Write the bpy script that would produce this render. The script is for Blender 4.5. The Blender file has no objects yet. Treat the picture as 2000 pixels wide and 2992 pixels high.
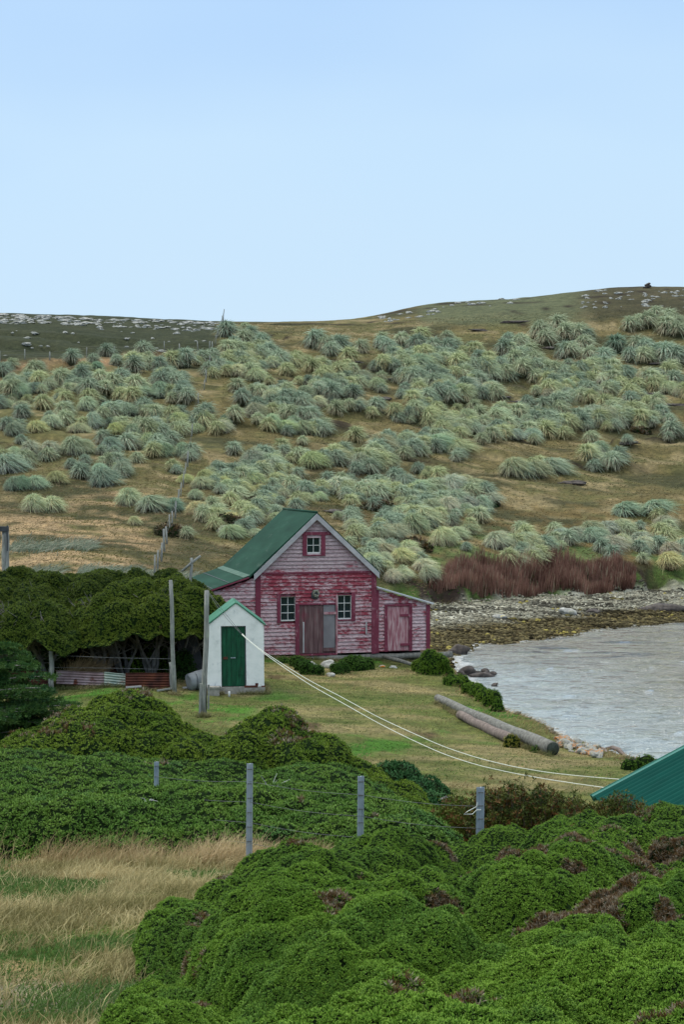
import bpy, math, random
import numpy as np
from mathutils import Vector, Matrix

# ---------------------------------------------------------------- camera, sky, sun, exposure
sc = bpy.context.scene
F = 4500.0; W0, H0 = 2000.0, 2992.0; EYE = 8.0
TH = math.atan((1496 - 1390) / F)
cam = bpy.data.cameras.new('camera'); cam_o = bpy.data.objects.new('camera', cam)
sc.collection.objects.link(cam_o); sc.camera = cam_o
cam.sensor_fit = 'VERTICAL'; cam.sensor_height = 36; cam.sensor_width = 24
cam.lens = F / H0 * 36; cam.clip_start = 0.1; cam.clip_end = 3000
cam_o.location = (0, 0, EYE); cam_o.rotation_euler = (math.pi / 2 - TH, 0, 0)

world = bpy.data.worlds.new('World'); sc.world = world; world.use_nodes = True
wn = world.node_tree.nodes; wl = world.node_tree.links; wn.clear()
SUN_EL, SUN_ROT = math.radians(56), math.radians(-60)
sky = wn.new('ShaderNodeTexSky'); sky.sky_type = 'NISHITA'; sky.sun_disc = False
sky.sun_elevation = SUN_EL; sky.sun_rotation = SUN_ROT
bg1 = wn.new('ShaderNodeBackground'); bg1.inputs['Strength'].default_value = 0.1
wl.new(sky.outputs[0], bg1.inputs['Color'])
tc = wn.new('ShaderNodeTexCoord'); sx = wn.new('ShaderNodeSeparateXYZ'); wl.new(tc.outputs['Generated'], sx.inputs[0])
cn = wn.new('ShaderNodeTexNoise'); cn.inputs['Scale'].default_value = 2.2; cn.inputs['Detail'].default_value = 3
mp = wn.new('ShaderNodeMapping'); mp.inputs['Scale'].default_value = (1, 1, 2.5)
wl.new(tc.outputs['Generated'], mp.inputs[0]); wl.new(mp.outputs[0], cn.inputs['Vector'])
ma = wn.new('ShaderNodeMath'); ma.operation = 'MULTIPLY_ADD'
wl.new(cn.outputs[0], ma.inputs[0]); ma.inputs[1].default_value = 0.32; wl.new(sx.outputs[2], ma.inputs[2])
cr = wn.new('ShaderNodeValToRGB'); wl.new(ma.outputs[0], cr.inputs[0])
e = cr.color_ramp.elements
e[0].position = 0.20; e[0].color = (0.615, 0.80, 0.965, 1)
e[1].position = 1.0; e[1].color = (1.7, 1.75, 1.68, 1)
for p_, c_ in ((0.37, (0.575, 0.785, 0.99)), (0.50, (0.47, 0.69, 0.985)), (0.60, (0.62, 0.82, 1.05))):
    m_ = e.new(p_); m_.color = (*c_, 1)
bg2 = wn.new('ShaderNodeBackground'); bg2.inputs['Strength'].default_value = 1.03
wl.new(cr.outputs[0], bg2.inputs['Color'])
mx = wn.new('ShaderNodeMixShader'); mx.inputs[0].default_value = 0.95
wl.new(bg1.outputs[0], mx.inputs[1]); wl.new(bg2.outputs[0], mx.inputs[2])
wo = wn.new('ShaderNodeOutputWorld'); wl.new(mx.outputs[0], wo.inputs[0])

sun = bpy.data.lights.new('sun', 'SUN'); sun.energy = 1.5; sun.angle = math.radians(14); sun.color = (1, .93, .80)
sun_o = bpy.data.objects.new('sun', sun); sc.collection.objects.link(sun_o)
_d = Vector((math.sin(SUN_ROT) * math.cos(SUN_EL), math.cos(SUN_ROT) * math.cos(SUN_EL), math.sin(SUN_EL)))
sun_o.rotation_euler = _d.to_track_quat('Z', 'Y').to_euler()
vs = sc.view_settings; vs.view_transform = 'Standard'; vs.look = 'None'; vs.exposure = 0.0; vs.gamma = 1.0
try: vs.use_curve_mapping = False
except Exception: pass
sc.cycles.max_bounces = 4; sc.cycles.diffuse_bounces = 2; sc.cycles.glossy_bounces = 2
sc.cycles.transmission_bounces = 3; sc.cycles.transparent_max_bounces = 4
sc.cycles.use_denoising = True

RS = np.random.RandomState(11); random.seed(5)
COL = sc.collection

# ---------------------------------------------------------------- numeric helpers
def dirv(px, py):
    X = (px - 1000.0) / F; Z = -(py - 1496.0) / F
    return np.array([X, math.cos(TH) + math.sin(TH) * Z, -math.sin(TH) + math.cos(TH) * Z])
def pos(px, py, D):
    d = dirv(px, py); return np.array([d[0] / d[1] * D, D, EYE + d[2] / d[1] * D])
def proj(P):
    x, y, z = P[..., 0], P[..., 1], P[..., 2] - EYE
    yc = np.maximum(y * math.cos(TH) - z * math.sin(TH), 1e-3); zc = y * math.sin(TH) + z * math.cos(TH)
    return 1000 + F * x / yc, 1496 - F * zc / yc
def hsh(i, j, k, s):
    with np.errstate(over='ignore'):
        n = (i.astype(np.int64) * 374761393 + j.astype(np.int64) * 668265263 + k.astype(np.int64) * 2246822519 + s * 3266489917) & 0xffffffff
        n = ((n ^ (n >> 15)) * 2246822519) & 0xffffffff
        n = ((n ^ (n >> 13)) * 3266489917) & 0xffffffff
        n = n ^ (n >> 16)
    return n / 4294967295.0
def vnoise(P, s=0):
    i = np.floor(P).astype(np.int64); f = P - i; f = f * f * (3 - 2 * f); r = 0
    for a in (0, 1):
        for b in (0, 1):
            for c in (0, 1):
                w = (f[:, 0] if a else 1 - f[:, 0]) * (f[:, 1] if b else 1 - f[:, 1]) * (f[:, 2] if c else 1 - f[:, 2])
                r = r + w * hsh(i[:, 0] + a, i[:, 1] + b, i[:, 2] + c, s)
    return r
def fbm(P, oct=3, s=0):
    r = 0; a = 1; t = 0
    for o in range(oct):
        r = r + a * vnoise(P * 2 ** o + 17.3 * o, s + o); t += a; a *= .5
    return r / t
def fbm2(x, y, sc_, oct=3, s=0, st=1.0):
    return fbm(np.stack([x / sc_, y / (sc_ * st), np.zeros_like(x)], 1), oct, s)
def worley(P, s=0):
    i = np.floor(P).astype(np.int64); best = np.full(len(P), 9.0)
    for a in (-1, 0, 1):
        for b in (-1, 0, 1):
            for c in (-1, 0, 1):
                ci, cj, ck = i[:, 0] + a, i[:, 1] + b, i[:, 2] + c
                d = (ci + hsh(ci, cj, ck, s) - P[:, 0]) ** 2 + (cj + hsh(ci, cj, ck, s + 1) - P[:, 1]) ** 2 + (ck + hsh(ci, cj, ck, s + 2) - P[:, 2]) ** 2
                best = np.minimum(best, d)
    return np.sqrt(best)
def sstep(a, b, x):
    t = np.clip((x - a) / (b - a), 0, 1); return t * t * (3 - 2 * t)
def nrm(v): return v / np.maximum(np.linalg.norm(v, axis=-1, keepdims=True), 1e-9)
def polydist(x, y, poly):
    """signed distance, positive inside"""
    poly = np.asarray(poly, float); n = len(poly)
    d = np.full(x.shape, 1e9); ins = np.zeros(x.shape, bool)
    for k in range(n):
        ax, ay = poly[k]; bx, by = poly[(k + 1) % n]
        ex, ey = bx - ax, by - ay; L = ex * ex + ey * ey + 1e-12
        t = np.clip(((x - ax) * ex + (y - ay) * ey) / L, 0, 1)
        d = np.minimum(d, (x - ax - t * ex) ** 2 + (y - ay - t * ey) ** 2)
        c = ((ay > y) != (by > y)) & (x < (bx - ax) * (y - ay) / ((by - ay) if abs(by - ay) > 1e-12 else 1e-12) + ax)
        ins ^= c
    d = np.sqrt(d); return np.where(ins, d, -d)

# ---------------------------------------------------------------- terrain height
ctrl = []
def cz(px, z, D): ctrl.append((px, D, z))
def cp(px, py, D): ctrl.append((px, D, pos(px, py, D)[2]))
for p in (-600, 1000, 2600): cz(p, 6.35, 1.5); cz(p, 5.55, 5)
for p, z in ((-600, 4.45), (300, 4.44), (1000, 4.5), (2600, 4.6)): cz(p, z, 10)
for p in (-600, 300, 1000, 2600): cz(p, 3.72, 15); cz(p, 2.98, 20)
for p, z in ((-600, 2.3), (500, 2.25), (1000, 2.15), (2600, 2.0)): cz(p, z, 25)
for p, z in ((-600, 1.75), (500, 1.7), (1000, 1.55), (1500, 1.3), (2600, 1.0)): cz(p, z, 30)
for p, z in ((-600, 1.2), (500, 1.1), (1000, .92), (1500, .78), (2600, .7)): cz(p, z, 37)
for p, z in ((-600, 1.05), (100, 1.0), (500, .97), (1000, .74), (1600, .52), (2600, .5)): cz(p, z, 44)
for p, z in ((-600, 1.05), (100, 1.0), (500, .96), (1000, .8), (1300, .68), (2600, .5)): cz(p, z, 51)
for p, z in ((-600, 1.2), (0, 1.15), (500, 1.02), (900, .9), (1200, .72), (2600, .6)): cz(p, z, 60)
for p, z in ((-600, 2.3), (0, 2.0), (500, 1.6), (900, 1.1), (1300, .95), (2600, .9)): cz(p, z, 68)
for p, z in ((-600, 3.6), (300, 3.4), (900, 2.1), (1300, 1.2), (2000, 1.1), (2600, 1.1)): cz(p, z, 78)
for p, z in ((-600, 4.9), (300, 4.5), (900, 3.3), (1400, 2.1), (2000, 1.6), (2600, 1.5)): cz(p, z, 88)
for a in ((-600, 1490, 95), (300, 1500, 95), (900, 1530, 95), (1400, 1600, 95), (1850, 1600, 102), (2600, 1600, 102),
          (-600, 1390, 108), (300, 1400, 108), (900, 1455, 108), (1400, 1500, 108), (1850, 1500, 112), (2600, 1500, 112),
          (-600, 1240, 128), (300, 1250, 128), (900, 1300, 125), (1400, 1360, 125), (1850, 1400, 125), (2600, 1400, 125),
          (-600, 1090, 150), (300, 1100, 150), (900, 1150, 150), (1400, 1200, 150), (1850, 1240, 150), (2600, 1230, 150),
          (-600, 980, 175), (300, 990, 175), (900, 1020, 175), (1400, 1050, 175), (1850, 1060, 175), (2600, 1050, 175),
          (-600, 905, 195), (0, 915, 195), (300, 925, 195), (650, 939, 198), (900, 941, 200), (1130, 922, 205),
          (1230, 893, 208), (1500, 873, 212), (1800, 841, 215), (2050, 838, 215), (2600, 850, 215)): cp(*a)
for p, z in ((-600, 28.5), (300, 27.6), (900, 27.3), (1500, 31.8), (2000, 33.8), (2600, 33.5)): cz(p, z, 250)
ctrl = np.array(ctrl)
def uv_(x, D):
    r = np.hypot(x, D); az = np.clip(np.arctan2(x, D), -1.2, 1.2)
    u = np.clip(np.tan(az) * 4.5, -1.7, 1.7)
    Dd = np.clip(D, r * .2, None)
    Dd = np.where(np.abs(np.tan(az) * 4.5) > 1.7, r * math.cos(math.atan(1.7 / 4.5)), Dd)
    return u, np.log(np.clip(Dd, 1.2, 262)) * 3
cu = (ctrl[:, 0] - 1000) / 1000; cv = np.log(ctrl[:, 1]) * 3
def tk(d2): return 0.5 * d2 * np.log(d2 + 1e-12)
n_ = len(ctrl); K = tk((cu[:, None] - cu) ** 2 + (cv[:, None] - cv) ** 2) + np.eye(n_) * 0.0005
PP = np.stack([np.ones(n_), cu, cv], 1)
A_ = np.block([[K, PP], [PP.T, np.zeros((3, 3))]]); WT = np.linalg.solve(A_, np.concatenate([ctrl[:, 2], np.zeros(3)]))
def water_pt(px, py):
    d = dirv(px, py); t = -EYE / d[2]; return (d[0] * t, d[1] * t)
WPOLY = [water_pt(*p) for p in ((1322, 1932), (1335, 1965), (1394, 2018), (1465, 2075), (1500, 2094), (1600, 2134), (1650, 2158),
         (1700, 2190), (1790, 2218), (1850, 2240), (2000, 2290), (2300, 2330), (3400, 2380), (5200, 2380), (5200, 1770), (2600, 1790),
         (2300, 1800), (2000, 1820), (1880, 1830), (1750, 1848), (1600, 1862), (1500, 1874), (1400, 1888), (1350, 1908))]
def ground(x, y):
    x = np.atleast_1d(np.asarray(x, float)); y = np.atleast_1d(np.asarray(y, float)); sh = x.shape
    x = x.ravel(); y = y.ravel(); out = np.empty(len(x))
    for s in range(0, len(x), 60000):
        xx, yy = x[s:s + 60000], y[s:s + 60000]
        u, v = uv_(xx, yy)
        z = tk((u[:, None] - cu) ** 2 + (v[:, None] - cv) ** 2) @ WT[:n_] + WT[n_] + WT[n_ + 1] * u + WT[n_ + 2] * v
        r = np.hypot(xx, yy)
        z += (fbm2(xx, yy, 3.5, 3, 5) - .5) * np.clip(r / 130, .05, 1.0) * .9 * (1 - .6 * sstep(170, 190, r))
        z += (fbm2(xx, yy, 14, 2, 9) - .5) * np.clip((r - 80) / 100, 0, 1.0) * 1.6 * sstep(188, 150, r)
        # stepped peat edges on the upper slope
        st = fbm2(xx, yy, 16, 2, 31, .22); z += sstep(.50, .53, st) * .55 * sstep(105, 125, r) * sstep(190, 175, r)
        d = -polydist(xx, yy, WPOLY)
        near = (yy < 63) | (xx < 4)
        jig = (fbm2(xx, yy, 1.4, 3, 77) - .5)
        near_prof = np.minimum(z, .02 + np.maximum(d + jig * .9, 0) * .55)
        dd = np.maximum(d + jig * 1.5, 0)
        far_prof = np.minimum(z, dd * .085 + sstep(10.0, 10.8, dd + jig * 2) * .55)
        far_prof = np.where(dd < 10.8, far_prof, np.minimum(z, far_prof + (dd - 10.8) * .4))
        w = sstep(60, 66, yy)
        zl = near_prof * (1 - w) + far_prof * w
        z = np.where(d > 14, z, zl * (1 - sstep(11, 14, d)) + z * sstep(11, 14, d))
        z = np.where(d < 0, np.maximum(-.05 + d * .12, -1.5), z)
        out[s:s + 60000] = z
    return out.reshape(sh)
def gz(x, y): return float(ground([x], [y])[0])
def on_ground(px, py, lo=3.0, hi=260.0):
    """point of the ground seen at a picture point"""
    d = dirv(px, py); D = np.exp(np.linspace(math.log(lo), math.log(hi), 500))
    x = d[0] / d[1] * D; z = EYE + d[2] / d[1] * D
    g = ground(x, D); k = np.where(z < g)[0]
    k = k[0] if len(k) else len(D) - 1
    if k > 0:
        a, b = z[k - 1] - g[k - 1], z[k] - g[k]; t = a / (a - b + 1e-9) if a != b else 1
        Dk = D[k - 1] + (D[k] - D[k - 1]) * min(max(t, 0), 1)
    else: Dk = D[0]
    return np.array([d[0] / d[1] * Dk, Dk, gz(d[0] / d[1] * Dk, Dk)])
def at(px, D): 
    x = (px - 1000) / F * D; return np.array([x, D, gz(x, D)])

# ---------------------------------------------------------------- mesh helpers
def build(name, parts, mats, parent=None, loc=None):
    """parts: list of (V, F, colour or None, material index, smooth)"""
    Vs, Cs, Ls, Ns, Ms, Ss = [], [], [], [], [], []; off = 0
    for p in parts:
        V, Fc, C, mi, smo = p
        V = np.asarray(V, float); Fc = np.asarray(Fc, int)
        if len(V) == 0 or len(Fc) == 0: continue
        Vs.append(V); Ls.append((Fc + off).ravel()); Ns.append(np.full(len(Fc), Fc.shape[1]))
        Ms.append(np.full(len(Fc), mi)); Ss.append(np.full(len(Fc), bool(smo)))
        if C is None: C = (1, 1, 1)
        C = np.asarray(C, float)
        if C.ndim == 1: C = np.tile(C[:3], (len(V), 1))
        Cs.append(C[:, :3]); off += len(V)
    V = np.concatenate(Vs); L = np.concatenate(Ls); N = np.concatenate(Ns)
    me = bpy.data.meshes.new(name)
    me.vertices.add(len(V)); me.vertices.foreach_set('co', V.astype(np.float32).ravel())
    me.loops.add(len(L)); me.loops.foreach_set('vertex_index', L.astype(np.int32))
    me.polygons.add(len(N)); st = np.concatenate([[0], np.cumsum(N)[:-1]])
    me.polygons.foreach_set('loop_start', st.astype(np.int32))
    me.polygons.foreach_set('material_index', np.concatenate(Ms).astype(np.int32))
    me.polygons.foreach_set('use_smooth', np.concatenate(Ss))
    ca = me.color_attributes.new('Col', 'FLOAT_COLOR', 'POINT')
    C = np.concatenate(Cs); C4 = np.concatenate([C, np.ones((len(C), 1))], 1).astype(np.float32)
    ca.data.foreach_set('color', C4.ravel())
    me.update(calc_edges=True); me.validate()
    for m in (mats if isinstance(mats, (list, tuple)) else [mats]): me.materials.append(m)
    o = bpy.data.objects.new(name, me); COL.objects.link(o)
    if parent: o.parent = parent
    if loc is not None: o.location = loc
    return o
def tag(o, label=None, cat=None, group=None, kind=None):
    if label: o['label'] = label
    if cat: o['category'] = cat
    if group: o['group'] = group
    if kind: o['kind'] = kind
    return o
def empty(name, loc, rz=0, label=None, cat=None, group=None):
    o = bpy.data.objects.new(name, None); COL.objects.link(o); o.location = loc; o.rotation_euler = (0, 0, rz)
    o.empty_display_size = .2
    return tag(o, label, cat, group)
def box(x0, x1, y0, y1, z0, z1, col=None, mi=0):
    V = [(x, y, z) for z in (z0, z1) for y in (y0, y1) for x in (x0, x1)]
    Fc = [(0, 2, 3, 1), (4, 5, 7, 6), (0, 1, 5, 4), (2, 6, 7, 3), (0, 4, 6, 2), (1, 3, 7, 5)]
    return (np.array(V, float), np.array(Fc), col, mi, False)
def bar(a, b, w, h, col=None, mi=0, up=(0, 0, 1)):
    """box running from a to b; w across, h along up"""
    a = np.array(a, float); b = np.array(b, float); d = nrm(b - a); up = np.array(up, float)
    s = nrm(np.cross(d, up)); u = np.cross(s, d)
    V = [p + s * w / 2 * i + u * h / 2 * j for p in (a, b) for i, j in ((-1, -1), (1, -1), (1, 1), (-1, 1))]
    Fc = [(0, 1, 2, 3), (7, 6, 5, 4), (0, 4, 5, 1), (1, 5, 6, 2), (2, 6, 7, 3), (3, 7, 4, 0)]
    return (np.array(V), np.array(Fc), col, mi, False)
def prism(poly_xz, y0, y1, col=None, mi=0):
    """polygon in x,z pushed along y (fan triangulated, convex)"""
    n = len(poly_xz); V = [(x, y0, z) for x, z in poly_xz] + [(x, y1, z) for x, z in poly_xz]
    T = [(0, k, k + 1) for k in range(1, n - 1)] + [(n, n + k + 1, n + k) for k in range(1, n - 1)]
    for k in range(n):
        j = (k + 1) % n; T += [(k, k + n, j + n), (k, j + n, j)]
    return (np.array(V, float), np.array(T), col, mi, False)
def tube(pts, rad, sides=6, col=None, mi=0, cap=True, smooth=True, rough=0.0, seed=0):
    pts = np.asarray(pts, float); n = len(pts); rad = np.full(n, rad) if np.isscalar(rad) else np.asarray(rad, float)
    t = np.gradient(pts, axis=0); t = nrm(t)
    up = np.array([0, 0, 1.0]) if abs(t[0][2]) < .9 else np.array([1.0, 0, 0])
    V = []; s = nrm(np.cross(t[0], up))
    rr = np.random.RandomState(seed)
    for i in range(n):
        s = nrm(s - t[i] * np.dot(s, t[i])); u = np.cross(t[i], s)
        for k in range(sides):
            a = 2 * math.pi * k / sides; q = rad[i] * (1 + rough * (rr.rand() - .5))
            V.append(pts[i] + (s * math.cos(a) + u * math.sin(a)) * q)
    Fc = [(i * sides + k, i * sides + (k + 1) % sides, (i + 1) * sides + (k + 1) % sides, (i + 1) * sides + k) for i in range(n - 1) for k in range(sides)]
    if cap and sides % 2 == 0 and sides >= 4:
        for o, rev in ((0, True), ((n - 1) * sides, False)):
            for k in range(0, sides - 2, 2):
                q = (o, o + k + 1, o + k + 2, o + k + 3) if k + 3 < sides else None
                if q: Fc.append(q[::-1] if rev else q)
    return (np.array(V), np.array(Fc), col, mi, smooth)
def xf(part, rz=0, loc=(0, 0, 0), sc_=1.0, M=None):
    V = np.array(part[0], float) * sc_
    if M is not None: V = V @ np.array(M)[:3, :3].T
    c, s = math.cos(rz), math.sin(rz)
    V = np.stack([V[:, 0] * c - V[:, 1] * s, V[:, 0] * s + V[:, 1] * c, V[:, 2]], 1) + np.array(loc, float)
    return (V,) + tuple(part[1:])

def ico(sub=2):
    import bmesh
    bm = bmesh.new(); bmesh.ops.create_icosphere(bm, subdivisions=sub, radius=1)
    V = np.array([v.co[:] for v in bm.verts]); T = np.array([[v.index for v in f.verts] for f in bm.faces]); bm.free(); return V, T
ICO1 = ico(1); ICO2 = ico(2); ICO3 = ico(3)
def rock(r, seed, sub=2, col=None, mi=0, rough=.35, flat=False):
    V, T = {1: ICO1, 2: ICO2, 3: ICO3}[sub]; r = np.array(r, float) * np.ones(3)
    q = 1 + (vnoise(V * 1.3 + seed * 7.1, seed) - .5) * rough * 2 + (vnoise(V * 3.1 + seed, seed + 3) - .5) * rough * .8
    return (V * q[:, None] * r, T, col, mi, not flat)

# leaves -------------------------------------------------------------
def frames(A):
    A = nrm(A); ref = np.where(np.abs(A[:, 2:3]) > .85, np.array([[1.0, 0, 0]]), np.array([[0, 0, 1.0]]))
    T = nrm(np.cross(A, ref)); return A, T, np.cross(A, T)
def rosettes(P, A, size, k, col, wid=.42, el=(.15, 1.25), jit=.12, tipcol=None, rs=RS, ring=None):
    """k leaf quads round each point; col (N,3)"""
    N = len(P)
    if N == 0: return (np.zeros((0, 3)), np.zeros((0, 4), int), None, 0, False)
    A, T, B = frames(A); out = []; cols = []
    for j in range(k):
        az = 2 * math.pi * j / k + rs.rand(N) * 1.2; e_ = el[0] + (el[1] - el[0]) * rs.rand(N)
        rad = T * np.cos(az)[:, None] + B * np.sin(az)[:, None]
        d = rad * np.cos(e_)[:, None] + A * np.sin(e_)[:, None]
        s = nrm(np.cross(d, A) + .3 * (rs.rand(N, 3) - .5)); L = (size * (.7 + .6 * rs.rand(N)))[:, None]
        b = P + rad * L * .05
        out.append(np.stack([b, b + d * L * .55 + s * L * wid / 2, b + d * L, b + d * L * .55 - s * L * wid / 2], 1))
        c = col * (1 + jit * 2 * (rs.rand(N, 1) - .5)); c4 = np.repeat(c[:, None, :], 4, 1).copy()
        c4[:, 0] *= .6  # leaf bases darkened: paints shade deep in the foliage, over brownish stem ends
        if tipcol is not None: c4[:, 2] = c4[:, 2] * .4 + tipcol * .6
        cols.append(c4)
    V = np.concatenate(out).reshape(-1, 3); C = np.concatenate(cols).reshape(-1, 3)
    return (V, np.arange(len(V)).reshape(-1, 4), C, 0, False)
def blades(P, D, L, w, bend, col, tip, seg=3, rs=RS, face=None):
    """curved grass blades: root P, start direction D, length L, droop vector bend"""
    N = len(P); D = nrm(D); rings = []; cc = []
    s = nrm(np.cross(D, rs.rand(N, 3) - .5)) if face is None else face
    for q in range(seg + 1):
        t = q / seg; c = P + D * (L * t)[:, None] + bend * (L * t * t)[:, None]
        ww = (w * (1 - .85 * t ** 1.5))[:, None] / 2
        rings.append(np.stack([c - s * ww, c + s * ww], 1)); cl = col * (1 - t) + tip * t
        cc.append(np.repeat(cl[:, None, :], 2, 1))
    V = np.stack(rings, 1).reshape(-1, 3); C = np.stack(cc, 1).reshape(-1, 3)
    base = (np.arange(N) * (seg + 1) * 2)[:, None]
    Fc = np.concatenate([base + np.array([2 * q, 2 * q + 1, 2 * q + 3, 2 * q + 2]) for q in range(seg)])
    return (V, Fc, C, 0, False)

# ---------------------------------------------------------------- materials
def newmat(name):
    m = bpy.data.materials.new(name); m.use_nodes = True; nt = m.node_tree
    b = nt.nodes['Principled BSDF']; return m, nt, b
def ramp(nt, src, stops):
    r = nt.nodes.new('ShaderNodeValToRGB'); nt.links.new(src, r.inputs[0]); el = r.color_ramp.elements
    while len(el) < len(stops): el.new(.5)
    for k, (p, c) in enumerate(stops): el[k].position = p; el[k].color = (*c, 1) if len(c) == 3 else c
    return r.outputs[0]
def tex(nt, scale, detail=4, stretch=(1, 1, 1), rough=.55, typ='noise', coord='Object'):
    t = nt.nodes.new('ShaderNodeTexCoord'); mpn = nt.nodes.new('ShaderNodeMapping'); mpn.inputs['Scale'].default_value = stretch
    nt.links.new(t.outputs[coord], mpn.inputs[0])
    if typ == 'noise':
        n = nt.nodes.new('ShaderNodeTexNoise'); n.inputs['Detail'].default_value = detail; n.inputs['Roughness'].default_value = rough
    else: n = nt.nodes.new('ShaderNodeTexVoronoi')
    n.inputs['Scale'].default_value = scale; nt.links.new(mpn.outputs[0], n.inputs['Vector'])
    return n.outputs[0]
def mixc(nt, f, a, b, mode='MIX'):
    m = nt.nodes.new('ShaderNodeMix'); m.data_type = 'RGBA'; m.blend_type = mode
    if isinstance(f, (int, float)): m.inputs[0].default_value = f
    else: nt.links.new(f, m.inputs[0])
    for i, v in ((6, a), (7, b)):
        if isinstance(v, tuple): m.inputs[i].default_value = (*v, 1)
        else: nt.links.new(v, m.inputs[i])
    return m.outputs[2]
def bump(nt, b, h, s=.3, d=.02):
    n = nt.nodes.new('ShaderNodeBump'); n.inputs['Strength'].default_value = s; n.inputs['Distance'].default_value = d
    nt.links.new(h, n.inputs['Height']); nt.links.new(n.outputs[0], b.inputs['Normal'])
def nmat(name, stops, scale=4, stretch=(1, 1, 1), rough=.8, bmp=.3, bd=.01, metal=0, detail=5, spec=.3, scale2=None, over=None, vc=False):
    m, nt, b = newmat(name); t = tex(nt, scale, detail, stretch); c = ramp(nt, t, stops)
    if over: # blotches: (colour, scale, lo, hi, stretch)
        t2 = tex(nt, over[1], 5, over[4] if len(over) > 4 else (1, 1, 1)); f = ramp(nt, t2, [(over[2], (0, 0, 0)), (over[3], (1, 1, 1))])
        c = mixc(nt, f, c, over[0])
    if vc:
        a = nt.nodes.new('ShaderNodeVertexColor'); a.layer_name = 'Col'; c = mixc(nt, 1.0, c, a.outputs[0], 'MULTIPLY')
    nt.links.new(c, b.inputs['Base Color']); b.inputs['Roughness'].default_value = rough; b.inputs['Metallic'].default_value = metal
    b.inputs['Specular IOR Level'].default_value = spec
    t3 = tex(nt, scale2 or scale * 4, 5, stretch); bump(nt, b, t3, bmp, bd); return m
def leafmat(name, trans=.08, rough=.6, spec=.12, objcol=False):
    m, nt, b = newmat(name); a = nt.nodes.new('ShaderNodeVertexColor'); a.layer_name = 'Col'; c = a.outputs[0]
    if objcol:
        oi = nt.nodes.new('ShaderNodeObjectInfo'); c = mixc(nt, 1.0, c, oi.outputs['Color'], 'MULTIPLY')
    nt.links.new(c, b.inputs['Base Color']); b.inputs['Roughness'].default_value = rough; b.inputs['Specular IOR Level'].default_value = spec
    if trans > 0:
        tr = nt.nodes.new('ShaderNodeBsdfTranslucent'); nt.links.new(c, tr.inputs[0]); ms = nt.nodes.new('ShaderNodeMixShader')
        ms.inputs[0].default_value = trans; nt.links.new(b.outputs[0], ms.inputs[1]); nt.links.new(tr.outputs[0], ms.inputs[2])
        nt.links.new(ms.outputs[0], nt.nodes['Material Output'].inputs[0])
    return m
M = {}
M['leaf'] = leafmat('leaf'); M['core'] = leafmat('shade_core_and_stone', 0, .95, .05)
M['grass'] = leafmat('grass_blade', .15, .8, .1); M['tussock'] = leafmat('tussock_blade', .15, .8, .12, True)
M['bark'] = nmat('grey_bark', [(.3, (.10, .095, .085)), (.55, (.2, .19, .18)), (.75, (.33, .32, .31))], 6, (3, 3, .7), .9, .5, .02)
M['wood'] = nmat('weathered_wood', [(.3, (.14, .145, .14)), (.5, (.25, .26, .25)), (.75, (.38, .38, .36))], 5, (4, 4, .5), .85, .4, .008,
                 over=((.33, .36, .3), 3.5, .55, .7))
M['log'] = nmat('old_log', [(.25, (.09, .088, .08)), (.5, (.18, .178, .162)), (.75, (.28, .275, .255))], 11, (1, 1, 1), .85, .6, .02,
                over=((.10, .095, .08), 4.5, .60, .8))
M['log_red'] = nmat('reddish_log', [(.3, (.12, .095, .085)), (.7, (.26, .21, .19))], 9, (1, 1, 1), .9, .6, .02)
M['log_end'] = nmat('dark_log_end', [(.3, (.015, .022, .018)), (.7, (.07, .09, .075))], 9, (1, 1, 1), .8, .6, .02)
M['rock'] = nmat('pale_rock', [(.3, (.15, .15, .14)), (.5, (.38, .38, .36)), (.7, (.58, .58, .56))], 3, (1, 1, 1.5), .9, .6, .04, over=((.25, .25, .2), 1.2, .55, .65))
M['rock_dark'] = nmat('dark_rock', [(.3, (.03, .025, .025)), (.7, (.12, .10, .09))], 5, (1, 1, 1), .7, .6, .04)
M['lichen_rock'] = nmat('lichen_rock', [(.3, (.2, .185, .155)), (.7, (.45, .43, .38))], 6, (1, 1, 1), .9, .6, .03, over=((.55, .20, .03), 3, .50, .56))
M['lichen_rock2'] = nmat('white_stone', [(.3, (.18, .18, .165)), (.7, (.48, .48, .45))], 6, (1, 1, 1), .9, .6, .03, over=((.62, .5, .12), 3, .6, .66))
M['white_wall'] = nmat('whitewashed_wall', [(.25, (.60, .63, .63)), (.42, (.80, .82, .82)), (.6, (.88, .89, .89))], 2.4, (1, 1, 1.3), .85, .5, .012, detail=8,
                       over=((.48, .53, .56), 5, .60, .78, (1.3, 1, .7)))
M['plinth'] = nmat('concrete_plinth', [(.3, (.22, .21, .19)), (.7, (.38, .36, .33))], 8, (1, 1, 1), .9, .6, .02)
M['green_door'] = nmat('green_door_paint', [(.3, (.004, .045, .024)), (.6, (.006, .085, .04)), (.8, (.02, .14, .075))], 4, (3, 1, .6), .55, .4, .006,
                       over=((.05, .045, .03), 6, .66, .72))
M['green_roof'] = nmat('green_roof_felt', [(.3, (.009, .042, .028)), (.55, (.015, .060, .040)), (.8, (.028, .088, .060))], 1.2, (1, .35, 1), .85, .35, .01, detail=7, spec=.15,
                       over=((.06, .10, .08), 2.5, .63, .78, (1, .4, 1)))
M['felt_strip'] = nmat('worn_pale_felt', [(.3, (.05, .11, .085)), (.7, (.10, .17, .135))], 3)
M['mint'] = nmat('pale_green_metal', [(.3, (.035, .16, .10)), (.7, (.07, .24, .16))], 3, (1, 1, 1), .6, .2, .004)
M['tin'] = nmat('pale_tin', [(.3, (.62, .68, .72)), (.7, (.76, .82, .86))], 2, (1, 1, 1), .5, .2, .004, spec=.5)
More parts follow.
